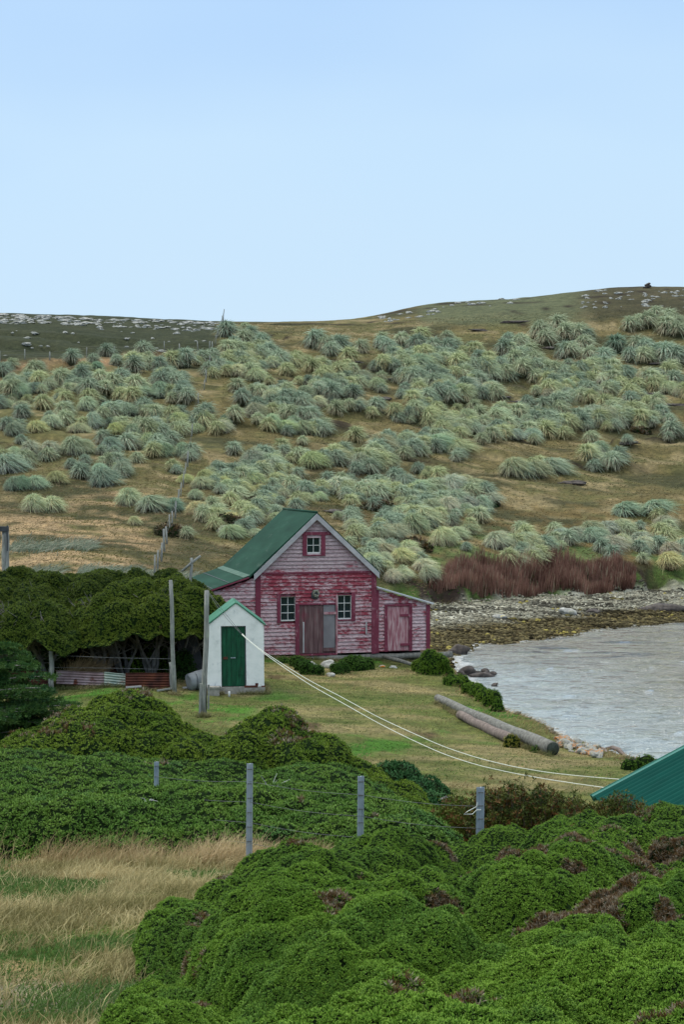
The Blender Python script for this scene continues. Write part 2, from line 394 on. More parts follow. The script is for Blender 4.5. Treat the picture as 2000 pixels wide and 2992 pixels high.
M['grey_trim'] = nmat('grey_painted_board', [(.3, (.33, .33, .35)), (.7, (.50, .49, .51))], 3, (1, 1, 1), .8, .3, .004)
M['red_trim'] = nmat('red_painted_board', [(.3, (.15, .025, .05)), (.7, (.22, .045, .08))], 2.5, (1, 1, 1), .75, .3, .004, over=((.42, .25, .28), 7, .60, .75, (2, 1, .6)))
M['white_paint'] = nmat('white_window_paint', [(.3, (.6, .6, .6)), (.7, (.8, .8, .8))], 5, (1, 1, 1), .6, .2, .003)
M['door_wood'] = nmat('brown_red_planks', [(.3, (.085, .05, .055)), (.5, (.15, .085, .09)), (.75, (.27, .19, .19))], 3, (4, 1, .35), .85, .4, .006,
                      over=((.19, .05, .07), 2.2, .55, .7, (2, 1, .5)))
M['door_pink'] = nmat('peeling_pink_planks', [(.3, (.24, .05, .085)), (.5, (.42, .21, .24)), (.72, (.6, .44, .46))], 4, (3.5, 1, .5), .85, .4, .006)
M['grey_panel'] = nmat('grey_metal_panel', [(.3, (.17, .16, .18)), (.7, (.27, .26, .28))], 2, (1, 1, .6), .6, .2, .004)
M['rust'] = nmat('rusty_iron', [(.3, (.045, .018, .016)), (.55, (.12, .04, .028)), (.8, (.22, .075, .035))], 3, (1, 1, 1), .9, .4, .006, over=((.36, .10, .02), 2.2, .66, .72))
M['iron_mauve'] = nmat('weathered_mauve_iron', [(.3, (.20, .13, .14)), (.6, (.36, .27, .29)), (.8, (.5, .44, .45))], 3, (1, 1, 1), .8, .4, .006, over=((.14, .045, .03), 2.5, .6, .68))
M['iron_pale'] = nmat('pale_green_iron', [(.3, (.25, .33, .30)), (.7, (.5, .52, .46))], 4, (1, 1, 1), .8, .4, .006, over=((.22, .07, .04), 3, .56, .64))
M['galv'] = nmat('galvanised_steel', [(.3, (.30, .36, .44)), (.7, (.46, .52, .60))], 9, (1, 1, .5), .45, .2, .002, metal=.35, spec=.5)
M['wire'] = nmat('fence_wire', [(.3, (.10, .11, .12)), (.7, (.2, .21, .22))], 9, (1, 1, 1), .6, .1, .001)
M['cord'] = nmat('white_cord', [(.3, (.62, .66, .6)), (.7, (.8, .82, .76))], 30, (1, 1, 1), .8, .2, .001)
M['dark_metal'] = nmat('dark_grey_metal', [(.3, (.035, .04, .048)), (.7, (.09, .10, .115))], 3, (1, 1, 1), .6, .2, .004, spec=.4)
M['drum'] = nmat('grey_drum', [(.3, (.16, .18, .2)), (.7, (.3, .32, .34))], 3, (1, 1, 1), .6, .2, .004)
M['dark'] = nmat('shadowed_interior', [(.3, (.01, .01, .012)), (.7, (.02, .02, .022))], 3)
# glass
m, nt, b = newmat('window_glass'); b.inputs['Base Color'].default_value = (.006, .02, .026, 1); b.inputs['Roughness'].default_value = .08
b.inputs['Specular IOR Level'].default_value = .35; bump(nt, b, tex(nt, 3, 2), .1, .01); M['glass'] = m
# corrugated green paint
m, nt, b = newmat('dark_green_painted_iron'); c = ramp(nt, tex(nt, 1.5, 6, (.3, 1, 1)), [(.3, (.002, .042, .036)), (.7, (.004, .066, .054))])
nt.links.new(c, b.inputs['Base Color']); b.inputs['Roughness'].default_value = .85; b.inputs['Specular IOR Level'].default_value = .1; M['green_iron'] = m
M['green_flash'] = nmat('green_flashing', [(.3, (.015, .13, .09)), (.7, (.028, .17, .12))], 4, (1, 1, 1), .4, .15, .002, spec=.5)
# clapboards: Col.r = how peeled, Col.g = grey gable
m, nt, b = newmat('peeling_red_clapboard'); vcn = nt.nodes.new('ShaderNodeVertexColor'); vcn.layer_name = 'Col'
sp = nt.nodes.new('ShaderNodeSeparateColor'); nt.links.new(vcn.outputs[0], sp.inputs[0])
t1 = tex(nt, 7, 7, (.8, 1, 2.2), .72)
mm0 = nt.nodes.new('ShaderNodeMath'); mm0.operation = 'MULTIPLY_ADD'; nt.links.new(tex(nt, .9, 3, (1, 1, 1.6), .6), mm0.inputs[0]); mm0.inputs[1].default_value = .75; nt.links.new(t1, mm0.inputs[2])
mm1 = nt.nodes.new('ShaderNodeMath'); mm1.operation = 'SUBTRACT'; nt.links.new(mm0.outputs[0], mm1.inputs[0]); mm1.inputs[1].default_value = .375
mm = nt.nodes.new('ShaderNodeMath'); mm.operation = 'ADD'; nt.links.new(mm1.outputs[0], mm.inputs[0]); nt.links.new(sp.outputs[0], mm.inputs[1])
fz = ramp(nt, mm.outputs[0], [(.46, (0, 0, 0)), (.66, (1, 1, 1))])
t2 = tex(nt, 9, 5, (1, 1, 3), .6)
redc = ramp(nt, t2, [(.3, (.20, .028, .048)), (.7, (.34, .065, .09))])
peel = ramp(nt, t2, [(.3, (.38, .24, .28)), (.55, (.56, .42, .45)), (.75, (.70, .58, .60))])
greyc = ramp(nt, t2, [(.3, (.28, .185, .21)), (.55, (.44, .34, .36)), (.75, (.58, .49, .51))])
pg = mixc(nt, sp.outputs[1], peel, greyc)
c = mixc(nt, fz, redc, pg)
nt.links.new(c, b.inputs['Base Color']); b.inputs['Roughness'].default_value = .8; b.inputs['Specular IOR Level'].default_value = .2
bump(nt, b, tex(nt, 14, 5, (1, 1, 3)), .35, .006); M['clap'] = m
# ground: vertex colour times fine noise
m, nt, b = newmat('turf_and_soil'); a = nt.nodes.new('ShaderNodeVertexColor'); a.layer_name = 'Col'
n1 = ramp(nt, tex(nt, 2.2, 8, (1, 1, 1), .7), [(.25, (.55, .55, .55)), (.5, (1, 1, 1)), (.75, (1.6, 1.5, 1.35))])
n0 = ramp(nt, tex(nt, .55, 8, (1, 2.5, 1), .75), [(.3, (.45, .5, .42)), (.48, (1, 1, 1)), (.7, (1.45, 1.4, 1.35))])
n2 = ramp(nt, tex(nt, 9, 6, (1, 1, 1), .7), [(.3, (.72, .72, .72)), (.7, (1.3, 1.3, 1.3))])
c = mixc(nt, 1.0, a.outputs[0], n1, 'MULTIPLY'); c = mixc(nt, .8, c, n0, 'MULTIPLY'); c = mixc(nt, 1.0, c, n2, 'MULTIPLY')
nt.links.new(c, b.inputs['Base Color']); b.inputs['Roughness'].default_value = .95; b.inputs['Specular IOR Level'].default_value = .1
bump(nt, b, tex(nt, 3.0, 8, (1, 1, 1), .7), .9, .12); M['ground'] = m
# water: Col.r = foam amount, Col.g = dark weed
m, nt, b = newmat('bay_water'); a = nt.nodes.new('ShaderNodeVertexColor'); a.layer_name = 'Col'
sp = nt.nodes.new('ShaderNodeSeparateColor'); nt.links.new(a.outputs[0], sp.inputs[0])
c = ramp(nt, tex(nt, .3, 7, (.6, 1.6, 1), .7), [(.3, (.20, .185, .145)), (.5, (.31, .29, .235)), (.7, (.36, .355, .31))])
c = mixc(nt, sp.outputs[2], c, (.48, .55, .58))
wv = tex(nt, .35, 4, (.5, 2.2, 1)); wf = ramp(nt, wv, [(.54, (0, 0, 0)), (.64, (1, 1, 1))])
wm = nt.nodes.new('ShaderNodeMath'); wm.operation = 'MULTIPLY'; nt.links.new(wf, wm.inputs[0]); nt.links.new(sp.outputs[1], wm.inputs[1])
c = mixc(nt, wm.outputs[0], c, (.07, .09, .13))
fo = nt.nodes.new('ShaderNodeMath'); fo.operation = 'ADD'; nt.links.new(tex(nt, 1.6, 6, (.6, 1.6, 1), .7), fo.inputs[0]); nt.links.new(sp.outputs[0], fo.inputs[1])
ff = ramp(nt, fo.outputs[0], [(.98, (0, 0, 0)), (1.25, (1, 1, 1))])
c = mixc(nt, ff, c, (.8, .82, .82)); nt.links.new(c, b.inputs['Base Color'])
b.inputs['Roughness'].default_value = .05; b.inputs['Specular IOR Level'].default_value = .9
h1 = tex(nt, .95, 6, (.5, 1.1, 1), .6); h2 = tex(nt, .35, 3, (.6, 1.2, 1))
hm = nt.nodes.new('ShaderNodeMath'); hm.operation = 'MULTIPLY_ADD'; nt.links.new(h2, hm.inputs[0]); hm.inputs[1].default_value = .6; nt.links.new(h1, hm.inputs[2])
bump(nt, b, hm.outputs[0], 1.0, 2.2); M['water'] = m

# ---------------------------------------------------------------- ground sheet
az = np.concatenate([np.radians(np.linspace(-180, -24, 40)), np.radians(np.linspace(-23, -15.5, 30)), np.radians(np.linspace(-15.2, 15.2, 660)),
                     np.radians(np.linspace(15.5, 23, 30)), np.radians(np.linspace(24, 180, 40))])
rr_ = np.concatenate([[.3, 1.0], np.exp(np.linspace(math.log(2), math.log(245), 700)), [256, 270, 300, 360, 450, 600, 900]])
AZ, RR = np.meshgrid(az, rr_); GX = (np.sin(AZ) * RR).ravel(); GY = (np.cos(AZ) * RR).ravel()
GZ = ground(GX, GY)
farm = np.hypot(GX, GY) > 262; GZ = np.where(farm, GZ - (np.hypot(GX, GY) - 262) * .03, GZ)
gp = np.stack([GX, GY, GZ], 1); gpx, gpy = proj(gp)
front = GY > 1
def C3(*c): return np.array(c, float)
def lerp(a, b, t): return a + (b - a) * np.asarray(t)[:, None]
N = len(GX); R = np.hypot(GX, GY)
n1 = fbm2(GX, GY, 1.3, 4, 101); n2 = fbm2(GX, GY, 5, 3, 111); n3 = fbm2(GX, GY, .45, 3, 121); ns = fbm2(GX, GY, 9, 4, 131, .3); nl = fbm2(GX, GY, 2.5, 4, 141, .35)
straw = C3(.30, .22, .115); olive = C3(.105, .10, .042); green = C3(.065, .115, .022); rustc = C3(.125, .104, .048); pinkt = C3(.33, .235, .135)
dkturf = C3(.034, .042, .024); peat = C3(.022, .016, .013); tanl = C3(.25, .18, .085)
col = np.tile(C3(.20, .15, .07), (N, 1))
# foreground slope
f = sstep(.42, .6, n1 * .5 + n2 * .5); c_fg = lerp(np.tile(C3(.24, .18, .09), (N, 1)), C3(.07, .115, .02), f)
c_fg = lerp(c_fg, C3(.27, .24, .19), sstep(.62, .72, nl) * .7)
# lawn
c_lawn = lerp(np.tile(C3(.10, .118, .036), (N, 1)), C3(.205, .175, .085), sstep(.44, .64, nl * .6 + n2 * .4))
c_lawn = lerp(c_lawn, C3(.055, .14, .02), sstep(.55, .66, n1) * sstep(.5, .35, n2))
c_lawn = lerp(c_lawn, C3(.07, .045, .028), sstep(.68, .74, n1 * .5 + ns * .5) * .8)
# hill
c_hill = lerp(np.tile(rustc, (N, 1)), olive, sstep(.4, .6, n2 * .5 + n1 * .5))
c_hill = lerp(c_hill, C3(.215, .175, .095), sstep(.54, .66, nl))
c_hill = lerp(c_hill, C3(.045, .048, .024), sstep(.52, .60, ns) * .85)
leftlow = sstep(560, 380, gpx) * sstep(1440, 1500, gpy + (n2 - .5) * 160)
c_hill = lerp(c_hill, pinkt, leftlow * sstep(.40, .56, nl) * .85)
up_l = sstep(650, 610, gpx) * sstep(0, 1, (1062 - gpx * .045 - gpy) / 10)
c_hill = lerp(c_hill, dkturf, up_l * .95)
strip = sstep(620, 560, gpx) * sstep(18, 8, np.abs(gpy - (1072 - gpx * .05)))
c_hill = lerp(c_hill, C3(.27, .17, .10), strip * .8)
upr = sstep(1150, 1300, gpx) * sstep(960, 900, gpy); c_hill = lerp(c_hill, C3(.05, .047, .028), upr * .85)
mg = sstep(960, 935, np.abs(gpx - 1000) * 0 + gpy) * sstep(1200, 1260, gpx) * sstep(1760, 1640, gpx); c_hill = lerp(c_hill, C3(.10, .115, .065), mg * .8)
c_hill = lerp(c_hill, C3(.075, .125, .04), sstep(1540, 1620, gpy + (n1 - .5) * 120) * sstep(1150, 1260, gpx) * sstep(.45, .62, n1) * .8)
c_hill = lerp(c_hill, C3(.12, .085, .035), sstep(1420, 1500, gpy) * sstep(1000, 1100, gpx) * sstep(.5, .4, n1) * .6)
st = fbm2(GX, GY, 16, 2, 31, .22)
c_hill = lerp(c_hill, peat, np.exp(-((st - .515) / .022) ** 2) * sstep(.36, .52, n2) * sstep(105, 120, R) * sstep(700, 820, gpx + 0 * R))
col = c_fg; col = lerp(col, c_lawn, sstep(31, 35, R)); col = lerp(col, c_hill, sstep(63, 69, R + (n2 - .5) * 6))
# shore
wd = -polydist(GX, GY, WPOLY); fb = sstep(62, 66, GY) * sstep(12.6, 11.2, wd + (n1 - .5) * 2)
wet = lerp(np.tile(C3(.055, .04, .02), (N, 1)), C3(.16, .13, .055), sstep(.4, .62, n3))
dry = lerp(np.tile(C3(.20, .20, .16), (N, 1)), C3(.42, .42, .36), sstep(.35, .65, n3))
bch = lerp(wet, dry, sstep(4.2, 5.2, wd + (n1 - .5) * 2.5)); bch = lerp(bch, C3(.07, .06, .035), sstep(.6, .7, nl) * .7)
bank = sstep(9.8, 10.4, wd + (n1 - .5) * 1.2); bch = lerp(bch, lerp(np.tile(peat * 1.4, (N, 1)), C3(.06, .10, .025), sstep(.45, .6, n1)), bank)
col = lerp(col, bch, fb)
nb = sstep(62, 60, GY) * sstep(1.1, .5, wd + (n1 - .5) * .8) * (wd > -2); col = lerp(col, C3(.09, .07, .045), nb)
col = np.where((wd < 0)[:, None], C3(.2, .17, .11), col)
nr, na = RR.shape; idx = np.arange(nr * na).reshape(nr, na)
Q = np.stack([idx[:-1, :-1], idx[:-1, 1:], idx[1:, 1:], idx[1:, :-1]], -1).reshape(-1, 4)[:, ::-1]
# close the disc behind the camera
Q2 = np.stack([idx[:-1, -1], idx[:-1, 0], idx[1:, 0], idx[1:, -1]], -1).reshape(-1, 4)[:, ::-1]
g_o = build('ground', [(gp, np.concatenate([Q, Q2]), col, 0, True)], M['ground']); tag(g_o, kind='structure')

# water sheet
wx = np.linspace(2, 60, 300); wy = np.linspace(34, 100, 330); WX, WY = np.meshgrid(wx, wy); wxf, wyf = WX.ravel(), WY.ravel()
wdd = polydist(wxf, wyf, WPOLY)
foam = np.clip(1 - wdd / .9, 0, 1) * .42 + np.clip(1 - wdd / 4.0, 0, 1) * .24 * (wyf < 66)
foam += .24 * np.exp(-((wyf - 66) / 5) ** 2) * np.clip(1 - wdd / 5, 0, 1)
weed = sstep(62, 70, wyf)
shal = np.clip(1 - wdd / 9, 0, 1) * sstep(74, 60, wyf) * (.5 + fbm2(wxf, wyf, 4, 3, 311, .5)) + .08
zw = (fbm2(wxf, wyf, 1.3, 3, 301, .6) - .5) * .20 + (fbm2(wxf, wyf, 4.5, 2, 305, .4) - .5) * .12
iw = np.arange(len(wxf)).reshape(WX.shape); Qw = np.stack([iw[:-1, :-1], iw[:-1, 1:], iw[1:, 1:], iw[1:, :-1]], -1).reshape(-1, 4)
w_o = build('water', [(np.stack([wxf, wyf, zw], 1), Qw, np.stack([foam, weed, shal], 1), 0, True)], M['water']); tag(w_o, kind='structure')

# ---------------------------------------------------------------- shrubs
def surface(hfun, bounds, res, disp, seed=0, gfun=ground):
    x0, x1, y0, y1 = bounds; xs = np.arange(x0, x1, res); ys = np.arange(y0, y1, res)
    X, Y = np.meshgrid(xs, ys); sh = X.shape; x, y = X.ravel(), Y.ravel()
    h = hfun(x, y); z = gfun(x, y) + np.maximum(h, -.25); P = np.stack([x, y, z], 1)
    def normals(P):
        G = P.reshape(sh + (3,)); a = np.gradient(G, axis=1); b = np.gradient(G, axis=0); return nrm(np.cross(a, b)).reshape(-1, 3)
    n0 = normals(P); dsp = 0
    for k, (s_, a_) in enumerate(disp):
        w = worley(P / s_ + 3.7 * k, seed + 7 * k); dsp = dsp + a_ * (.36 - np.clip(w, 0, 1) ** 2.3) * 1.2
    P = P + n0 * (dsp * np.clip(h * 4 + .3, 0, 1))[:, None]
    nn = normals(P); ii = np.arange(len(x)).reshape(sh)
    Q = np.stack([ii[:-1, :-1], ii[:-1, 1:], ii[1:, 1:], ii[1:, :-1]], -1).reshape(-1, 4)
    Q = Q[(h[Q] > -.2).any(1)]
    return P, nn, Q, h
def scatter(P, nn, Q, dens, rs, cull=-.35):
    a, b, c, d = (P[Q[:, k]] for k in range(4))
    area = .5 * (np.linalg.norm(np.cross(b - a, c - a), axis=1) + np.linalg.norm(np.cross(c - a, d - a), axis=1))
    cen = (a + b + c + d) / 4; R_ = np.linalg.norm(cen - np.array([0, 0, EYE]), axis=1)
    lam = area * (dens(R_) if callable(dens) else dens); cnt = rs.poisson(np.clip(lam, 0, 130))
    k = np.repeat(np.arange(len(Q)), cnt); u, v = rs.rand(len(k), 1), rs.rand(len(k), 1)
    p = (a[k] * (1 - u) + b[k] * u) * (1 - v) + (d[k] * (1 - u) + c[k] * u) * v
    n = nrm(nn[Q[k, 0]] + nn[Q[k, 2]])
    toc = nrm(np.array([0, 0, EYE]) - p); keep = (n * toc).sum(1) > cull
    return p[keep], n[keep]
def palette(P, cols, scale, rs, seed=0, jitter=.25):
    t = np.clip(fbm(P / scale, 3, seed) * 1.9 - .45 + (rs.rand(len(P)) - .5) * jitter, 0, .9999) * (len(cols) - 1)
    i = t.astype(int); f_ = (t - i)[:, None]; cols = np.array(cols, float); return cols[i] * (1 - f_) + cols[np.minimum(i + 1, len(cols) - 1)] * f_
GREENS = [(.022, .075, .012), (.040, .120, .018), (.070, .170, .028), (.030, .105, .030)]
def shrub(name, label, cat, hfun, bounds, res, disp, dens, size, cols=GREENS, k=6, dead=(), seed=0, tip=None, group=None,
          core=(.008, .018, .005), deadmix=1.0, up=.35, brown=.0, wid=.42, gfun=ground, parent=None, nolabel=False, extra=()):  # core is near black to paint shade into the gaps between leaves
    rs = np.random.RandomState(seed + 100)
    def hf(x, y):
        h = hfun(x, y)
        for (dx, dy, dr, dd) in dead: h = h - dd * 1.2 * np.exp(-(((x - dx) / dr) ** 2 + ((y - dy) / dr) ** 2) * 1.6) * np.clip(h * 3, 0, 1)
        return h
    P, nn, Q, h = surface(hf, bounds, res, disp, seed, gfun)
    p, n = scatter(P, nn, Q, dens, rs, -.75 if nolabel else -.35)
    gzp = gfun(p[:, 0], p[:, 1]); ok = p[:, 2] > gzp - (.6 if nolabel else .03); p, n = p[ok], n[ok]
    c = palette(p, cols, .8, rs, seed)
    dm = np.zeros(len(p))
    for (dx, dy, dr, dd) in dead:
        q = np.hypot(p[:, 0] - dx, (p[:, 1] - dy)) / dr; dm = np.maximum(dm, sstep(1.45, 1.0, q + (fbm(p / .22, 2, 5) - .5) * .9))
    if brown > 0: dm = np.maximum(dm, sstep(1 - brown, 1 - brown + .06, fbm(p / .5, 3, seed + 9)) * .6)
    isd = rs.rand(len(p)) < dm * deadmix
    deadc = np.array([(.20, .15, .10), (.13, .065, .025), (.33, .28, .21), (.15, .09, .035)])[rs.randint(0, 4, len(p))]
    c = np.where(isd[:, None], deadc, c)
    axis = nrm(n + np.array([0, 0, up]) + .5 * (rs.rand(len(p), 3) - .5)); szs = size * (.75 + .5 * rs.rand(len(p)))
    lift = rs.rand(len(p), 1) * size * .6
    t_ = np.array(tip) if tip is not None else None
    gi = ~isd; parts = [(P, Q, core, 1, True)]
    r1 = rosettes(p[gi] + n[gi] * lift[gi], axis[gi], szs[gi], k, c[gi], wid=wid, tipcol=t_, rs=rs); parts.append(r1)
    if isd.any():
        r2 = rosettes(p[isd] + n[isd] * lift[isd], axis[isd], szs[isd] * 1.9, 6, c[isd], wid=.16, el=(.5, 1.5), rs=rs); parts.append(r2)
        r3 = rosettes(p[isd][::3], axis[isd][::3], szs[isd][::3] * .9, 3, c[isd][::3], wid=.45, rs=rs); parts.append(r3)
    parts += list(extra)
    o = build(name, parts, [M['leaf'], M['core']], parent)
    if not nolabel: tag(o, label, cat, group)
    return o
def domes(lst, pw=2.2):
    """lst of (x, y, rx, ry, h) -> height above ground"""
    def f_(x, y):
        r = np.full(x.shape, -1.0)
        for (cx, cy, rx, ry, h) in lst:
            q = np.sqrt(((x - cx) / rx) ** 2 + ((y - cy) / ry) ** 2)
            v = np.where(q < 1, h * (1 - np.clip(q, 0, 1) ** pw) ** .62, -.6 * (q - 1) * 3)
            r = np.maximum(r, v)
        return r
    return f_
def dome_px(px, py_top, D, rpx, ry, dz=0):
    """a dome whose top is seen at px, py_top when standing at depth D"""
    p = pos(px, py_top, D); return (p[0], D, rpx / F * D, ry, p[2] - gz(p[0], D) + dz)
def seen_on(px, py, hf, lo, hi):
    d = dirv(px, py); D = np.linspace(lo, hi, 400); x = d[0] / d[1] * D; z = EYE + d[2] / d[1] * D
    k = np.where(z < ground(x, D) + np.maximum(hf(x, D), 0))[0]; k = k[0] if len(k) else 399
    return x[k], D[k]

# the big shrub in front
FGP = [(-.80, 5.0), (-1.22, 7), (-1.46, 9), (-1.52, 11), (-1.30, 12.6), (-.95, 14), (-.55, 15.2), (-.1, 16.2), (.4, 17.2), (1.1, 18.2), (2.3, 18.9), (4.3, 19), (6.2, 18.5), (5.6, 12), (4.0, 5.0)]
def fg_h(x, y):
    d = polydist(x, y, FGP); t = np.clip(d / np.where(x < 1.2, 1.7, 1.1), 0, 1)
    prof = np.sqrt(np.clip(1 - (1 - t) ** 2, 0, 1)); top = .34 + .16 * sstep(9, 13, y) - .20 * sstep(13, 17, y) + .30 * (fbm2(x, y, 1.5, 2, 41) - .5) * 2
    return np.where(d > 0, prof * top, d * 1.2 - .02)
DEADS = []
for px, py, r, dd in ((1330, 2500, .20, .25), (1390, 2475, .22, .3), (1450, 2490, .22, .3), (1500, 2530, .22, .25), (1345, 2560, .25, .55), (1400, 2600, .16, .4), (1530, 2570, .16, .4),
                      (1720, 2590, .24, .3), (1740, 2650, .18, .45), (1770, 2700, .2, .25), (1690, 2640, .14, .3), (1680, 2760, .28, .35), (1740, 2790, .16, .4),
                      (1930, 2560, .22, .3), (1950, 2620, .25, .55), (1985, 2650, .2, .5), (1880, 2560, .14, .2), (1990, 2580, .3, .3), (1960, 2840, .1, .2), (1260, 2730, .12, .3), (1300, 2680, .12, .3)):
    if px < 1600 and py < 2620: py += 40; r *= 1.0
    x_, y_ = seen_on(px, py, fg_h, 5, 19); DEADS.append((x_, y_, r * .93, dd * .9))
fgd = lambda R_: np.clip(800000 / R_ ** 2, 1300, 11000)
shrub('spreading_shrub', 'large bright green cushion shrub with grey dead hollows, filling the slope behind the front mound', 'shrub', fg_h, (-1.9, 6.4, 4.6, 19.6), .05,
      [(1.2, .62), (.40, .30), (.15, .13)], fgd, .0135, [(.034, .108, .012), (.064, .165, .017), (.12, .24, .026), (.046, .14, .028), (.082, .195, .020)], k=6, wid=.42, dead=DEADS, seed=3, tip=(.26, .40, .05), up=.5, brown=.30)
FRP = [(-.52, 4.6), (-.42, 6.4), (-.05, 7.4), (.6, 8.2), (1.4, 8.0), (2.3, 8.3), (3.4, 8.0), (3.4, 4.4), (0, 4.3)]
def fr_h(x, y):
    d = polydist(x, y, FRP); t = np.clip(d / 1.3, 0, 1)
    prof = np.sqrt(np.clip(1 - (1 - t) ** 2, 0, 1)); return np.where(d > 0, prof * (.44 + .12 * (fbm2(x, y, 1.1, 2, 47) - .5) * 2), d * 1.2 - .02)
shrub('mounded_shrub', 'lighter green rounded shrub along the bottom edge, in front of the large cushion shrub', 'shrub', fr_h, (-1, 3.8, 4.4, 8.9), .045,
      [(1.05, .52), (.36, .28), (.14, .12)], fgd, .0135, [(.040, .125, .012), (.076, .185, .018), (.135, .26, .030), (.054, .155, .028)], k=6, wid=.42, seed=13, tip=(.28, .43, .055), up=.5, brown=.26)

# middle distance green masses on the left
G2 = [(.042, .115, .018), (.076, .170, .024), (.13, .225, .032), (.055, .155, .046)]
MP = [(-7.5, 20.4), (-4.3, 19.7), (-2.6, 19.6), (-1.4, 20.2), (-.3, 20.0), (1.0, 19.2), (1.6, 21), (1.3, 26.5), (.2, 31.5), (-7.5, 32.5), (-9.5, 28)]
mdl = [dome_px(200, 2262, 27, 330, 3.4), dome_px(560, 2352, 23.2, 210, 1.6), dome_px(640, 2300, 26, 300, 2.4), dome_px(60, 2350, 24, 260, 2), dome_px(900, 2290, 27, 300, 2.6), dome_px(1130, 2370, 25.5, 190, 2.0)]
mdf = domes(mdl)
def mid_h(x, y):
    d = polydist(x, y, MP); t = np.clip(d / 1.0, 0, 1); base = np.sqrt(np.clip(1 - (1 - t) ** 2, 0, 1)) * (.5 + .2 * (fbm2(x, y, 2.2, 2, 43) - .5) * 2)
    return np.where(d > 0, np.maximum(base, np.minimum(mdf(x, y), 1.2)), d - .02)
shrub('carpet_shrub', 'low dark green carpet of shrub behind the dry grass, lapping round the steel fence posts', 'shrub', mid_h, (-9.6, 1.9, 18.8, 32.8), .09,
      [(1.8, .42), (.6, .24), (.24, .10)], lambda R_: np.clip(250000 / R_ ** 2, 220, 700), .04, G2, k=6, seed=23, tip=(.16, .28, .05), up=.6, brown=.22)
b1 = domes([dome_px(370, 2040, 35.5, 190, 2.2), dome_px(300, 2090, 35, 230, 2.5), dome_px(200, 2140, 34.5, 220, 2.4), dome_px(450, 2105, 35, 190, 2.2), dome_px(560, 2165, 34, 150, 2.0), dome_px(90, 2190, 33.5, 160, 1.8)])
G3 = [(.048, .110, .010), (.090, .165, .016), (.15, .225, .024), (.064, .14, .018)]
shrub('peaked_shrub', 'olive green peaked shrub mound in front of the rusty iron fence', 'shrub', b1, (-9.5, -1.5, 30.5, 38.5), .10,
      [(1.1, .34), (.45, .24), (.2, .09)], 380, .042, G3, k=6, seed=33, tip=(.21, .30, .03), up=.5, brown=.34)
b2 = domes([dome_px(805, 2092, 32.5, 130, 1.8), dome_px(730, 2140, 32, 120, 1.9), dome_px(900, 2160, 32, 160, 2.2), dome_px(1010, 2240, 31, 150, 2.1), dome_px(1110, 2310, 30, 140, 2.0), dome_px(1190, 2370, 28.5, 110, 1.6)])
shrub('sloping_shrub', 'dark green shrub mound with a brown patch near its top, sloping down to the lawn', 'shrub', b2, (-3.6, 2.4, 26, 35.5), .10,
      [(1.1, .34), (.45, .24), (.2, .09)], 380, .042, G3, k=6, dead=[tuple(seen_on(850, 2180, b2, 26, 35)) + (.34, .05), tuple(seen_on(880, 2150, b2, 26, 35)) + (.25, .05)], deadmix=.4, seed=43, tip=(.20, .29, .03), up=.5, brown=.30)
b3 = domes([dome_px(1160, 2232, 33, 75, 1.1), dome_px(1240, 2290, 32, 75, 1.1), dome_px(1210, 2340, 30.5, 120, 1.2)])
shrub('leafy_bush', 'small deep green leafy bush at the lawn edge, right of the sloping shrub mound', 'bush', b3, (-.2, 2.9, 29, 34.4), .1, [(.6, .2), (.25, .08)], 160, .075,
      [(.014, .06, .016), (.03, .1, .03), (.05, .13, .04)], k=6, seed=53, up=.3)
b4 = domes([dome_px(670, 2152, 33.6, 28, .35)])
shrub('tiny_bush', 'tiny round bush in the gap between the two shrub mounds', 'bush', b4, (-3, -1.9, 33, 34.2), .05, [(.2, .05)], 400, .05, G3, seed=54)

# twiggy brownish bushes on the right
def twiggy(name, label, spots, D, h, seed, cols, n=260, brownf=.5, sz=.05):
    rs = np.random.RandomState(seed); tubes = []; P = []; A = []
    for (px, top, w) in spots:
        c = at(px, D); pt = pos(px, top, D); hh = pt[2] - c[2]; ww = w / F * D
        for k in range(int(n / len(spots))):
            a = rs.rand() * 6.283; q = math.sqrt(rs.rand()); bx, by = c[0] + math.cos(a) * q * ww * .6, c[1] + math.sin(a) * q * .5
            tx, ty = c[0] + math.cos(a) * q * ww, c[1] + math.sin(a) * q * .8; th = hh * (.72 + .3 * rs.rand()) * (1 - .35 * q * q)
            g0 = gz(bx, by) if k % 20 == 0 else g0
            mid = np.array([(bx * .4 + tx * .6) + .06 * rs.randn(), (by * .4 + ty * .6), g0 + th * .5]); top_ = np.array([tx, ty, g0 + th])
            tubes.append(tube([(bx, by, g0 - .05), mid, top_], [.012, .008, .003], 3, (.13, .10, .08), 0, False, True))
            m_ = rs.randint(9, 18); t = .35 + .65 * rs.rand(m_) ** .7
            pts = mid + (top_ - mid) * ((t - .35) / .65)[:, None] + rs.randn(m_, 3) * .055; P.append(pts); A.append(nrm(rs.randn(m_, 3) * .6 + np.array([0, 0, 1])))
    P = np.concatenate(P); A = np.concatenate(A); c = palette(P, cols, .35, rs, seed, .5)
    c = np.where((rs.rand(len(P)) < brownf * .5)[:, None], np.array([.13, .065, .02]), c)
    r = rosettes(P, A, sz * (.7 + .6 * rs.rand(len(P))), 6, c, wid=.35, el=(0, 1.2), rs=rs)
    return tag(build(name, [r] + tubes, [M['leaf'], M['core']]), label, 'bush')
BR = [(.035, .06, .014), (.065, .085, .016), (.10, .11, .02), (.045, .09, .02)]
twiggy('twiggy_bush', 'olive brown twiggy bush under the white cords, just left of the corrugated green roof', [(1440, 2300, 75), (1510, 2285, 75), (1590, 2300, 60), (1660, 2310, 55)], 22.5, 1, 61, BR, 700)
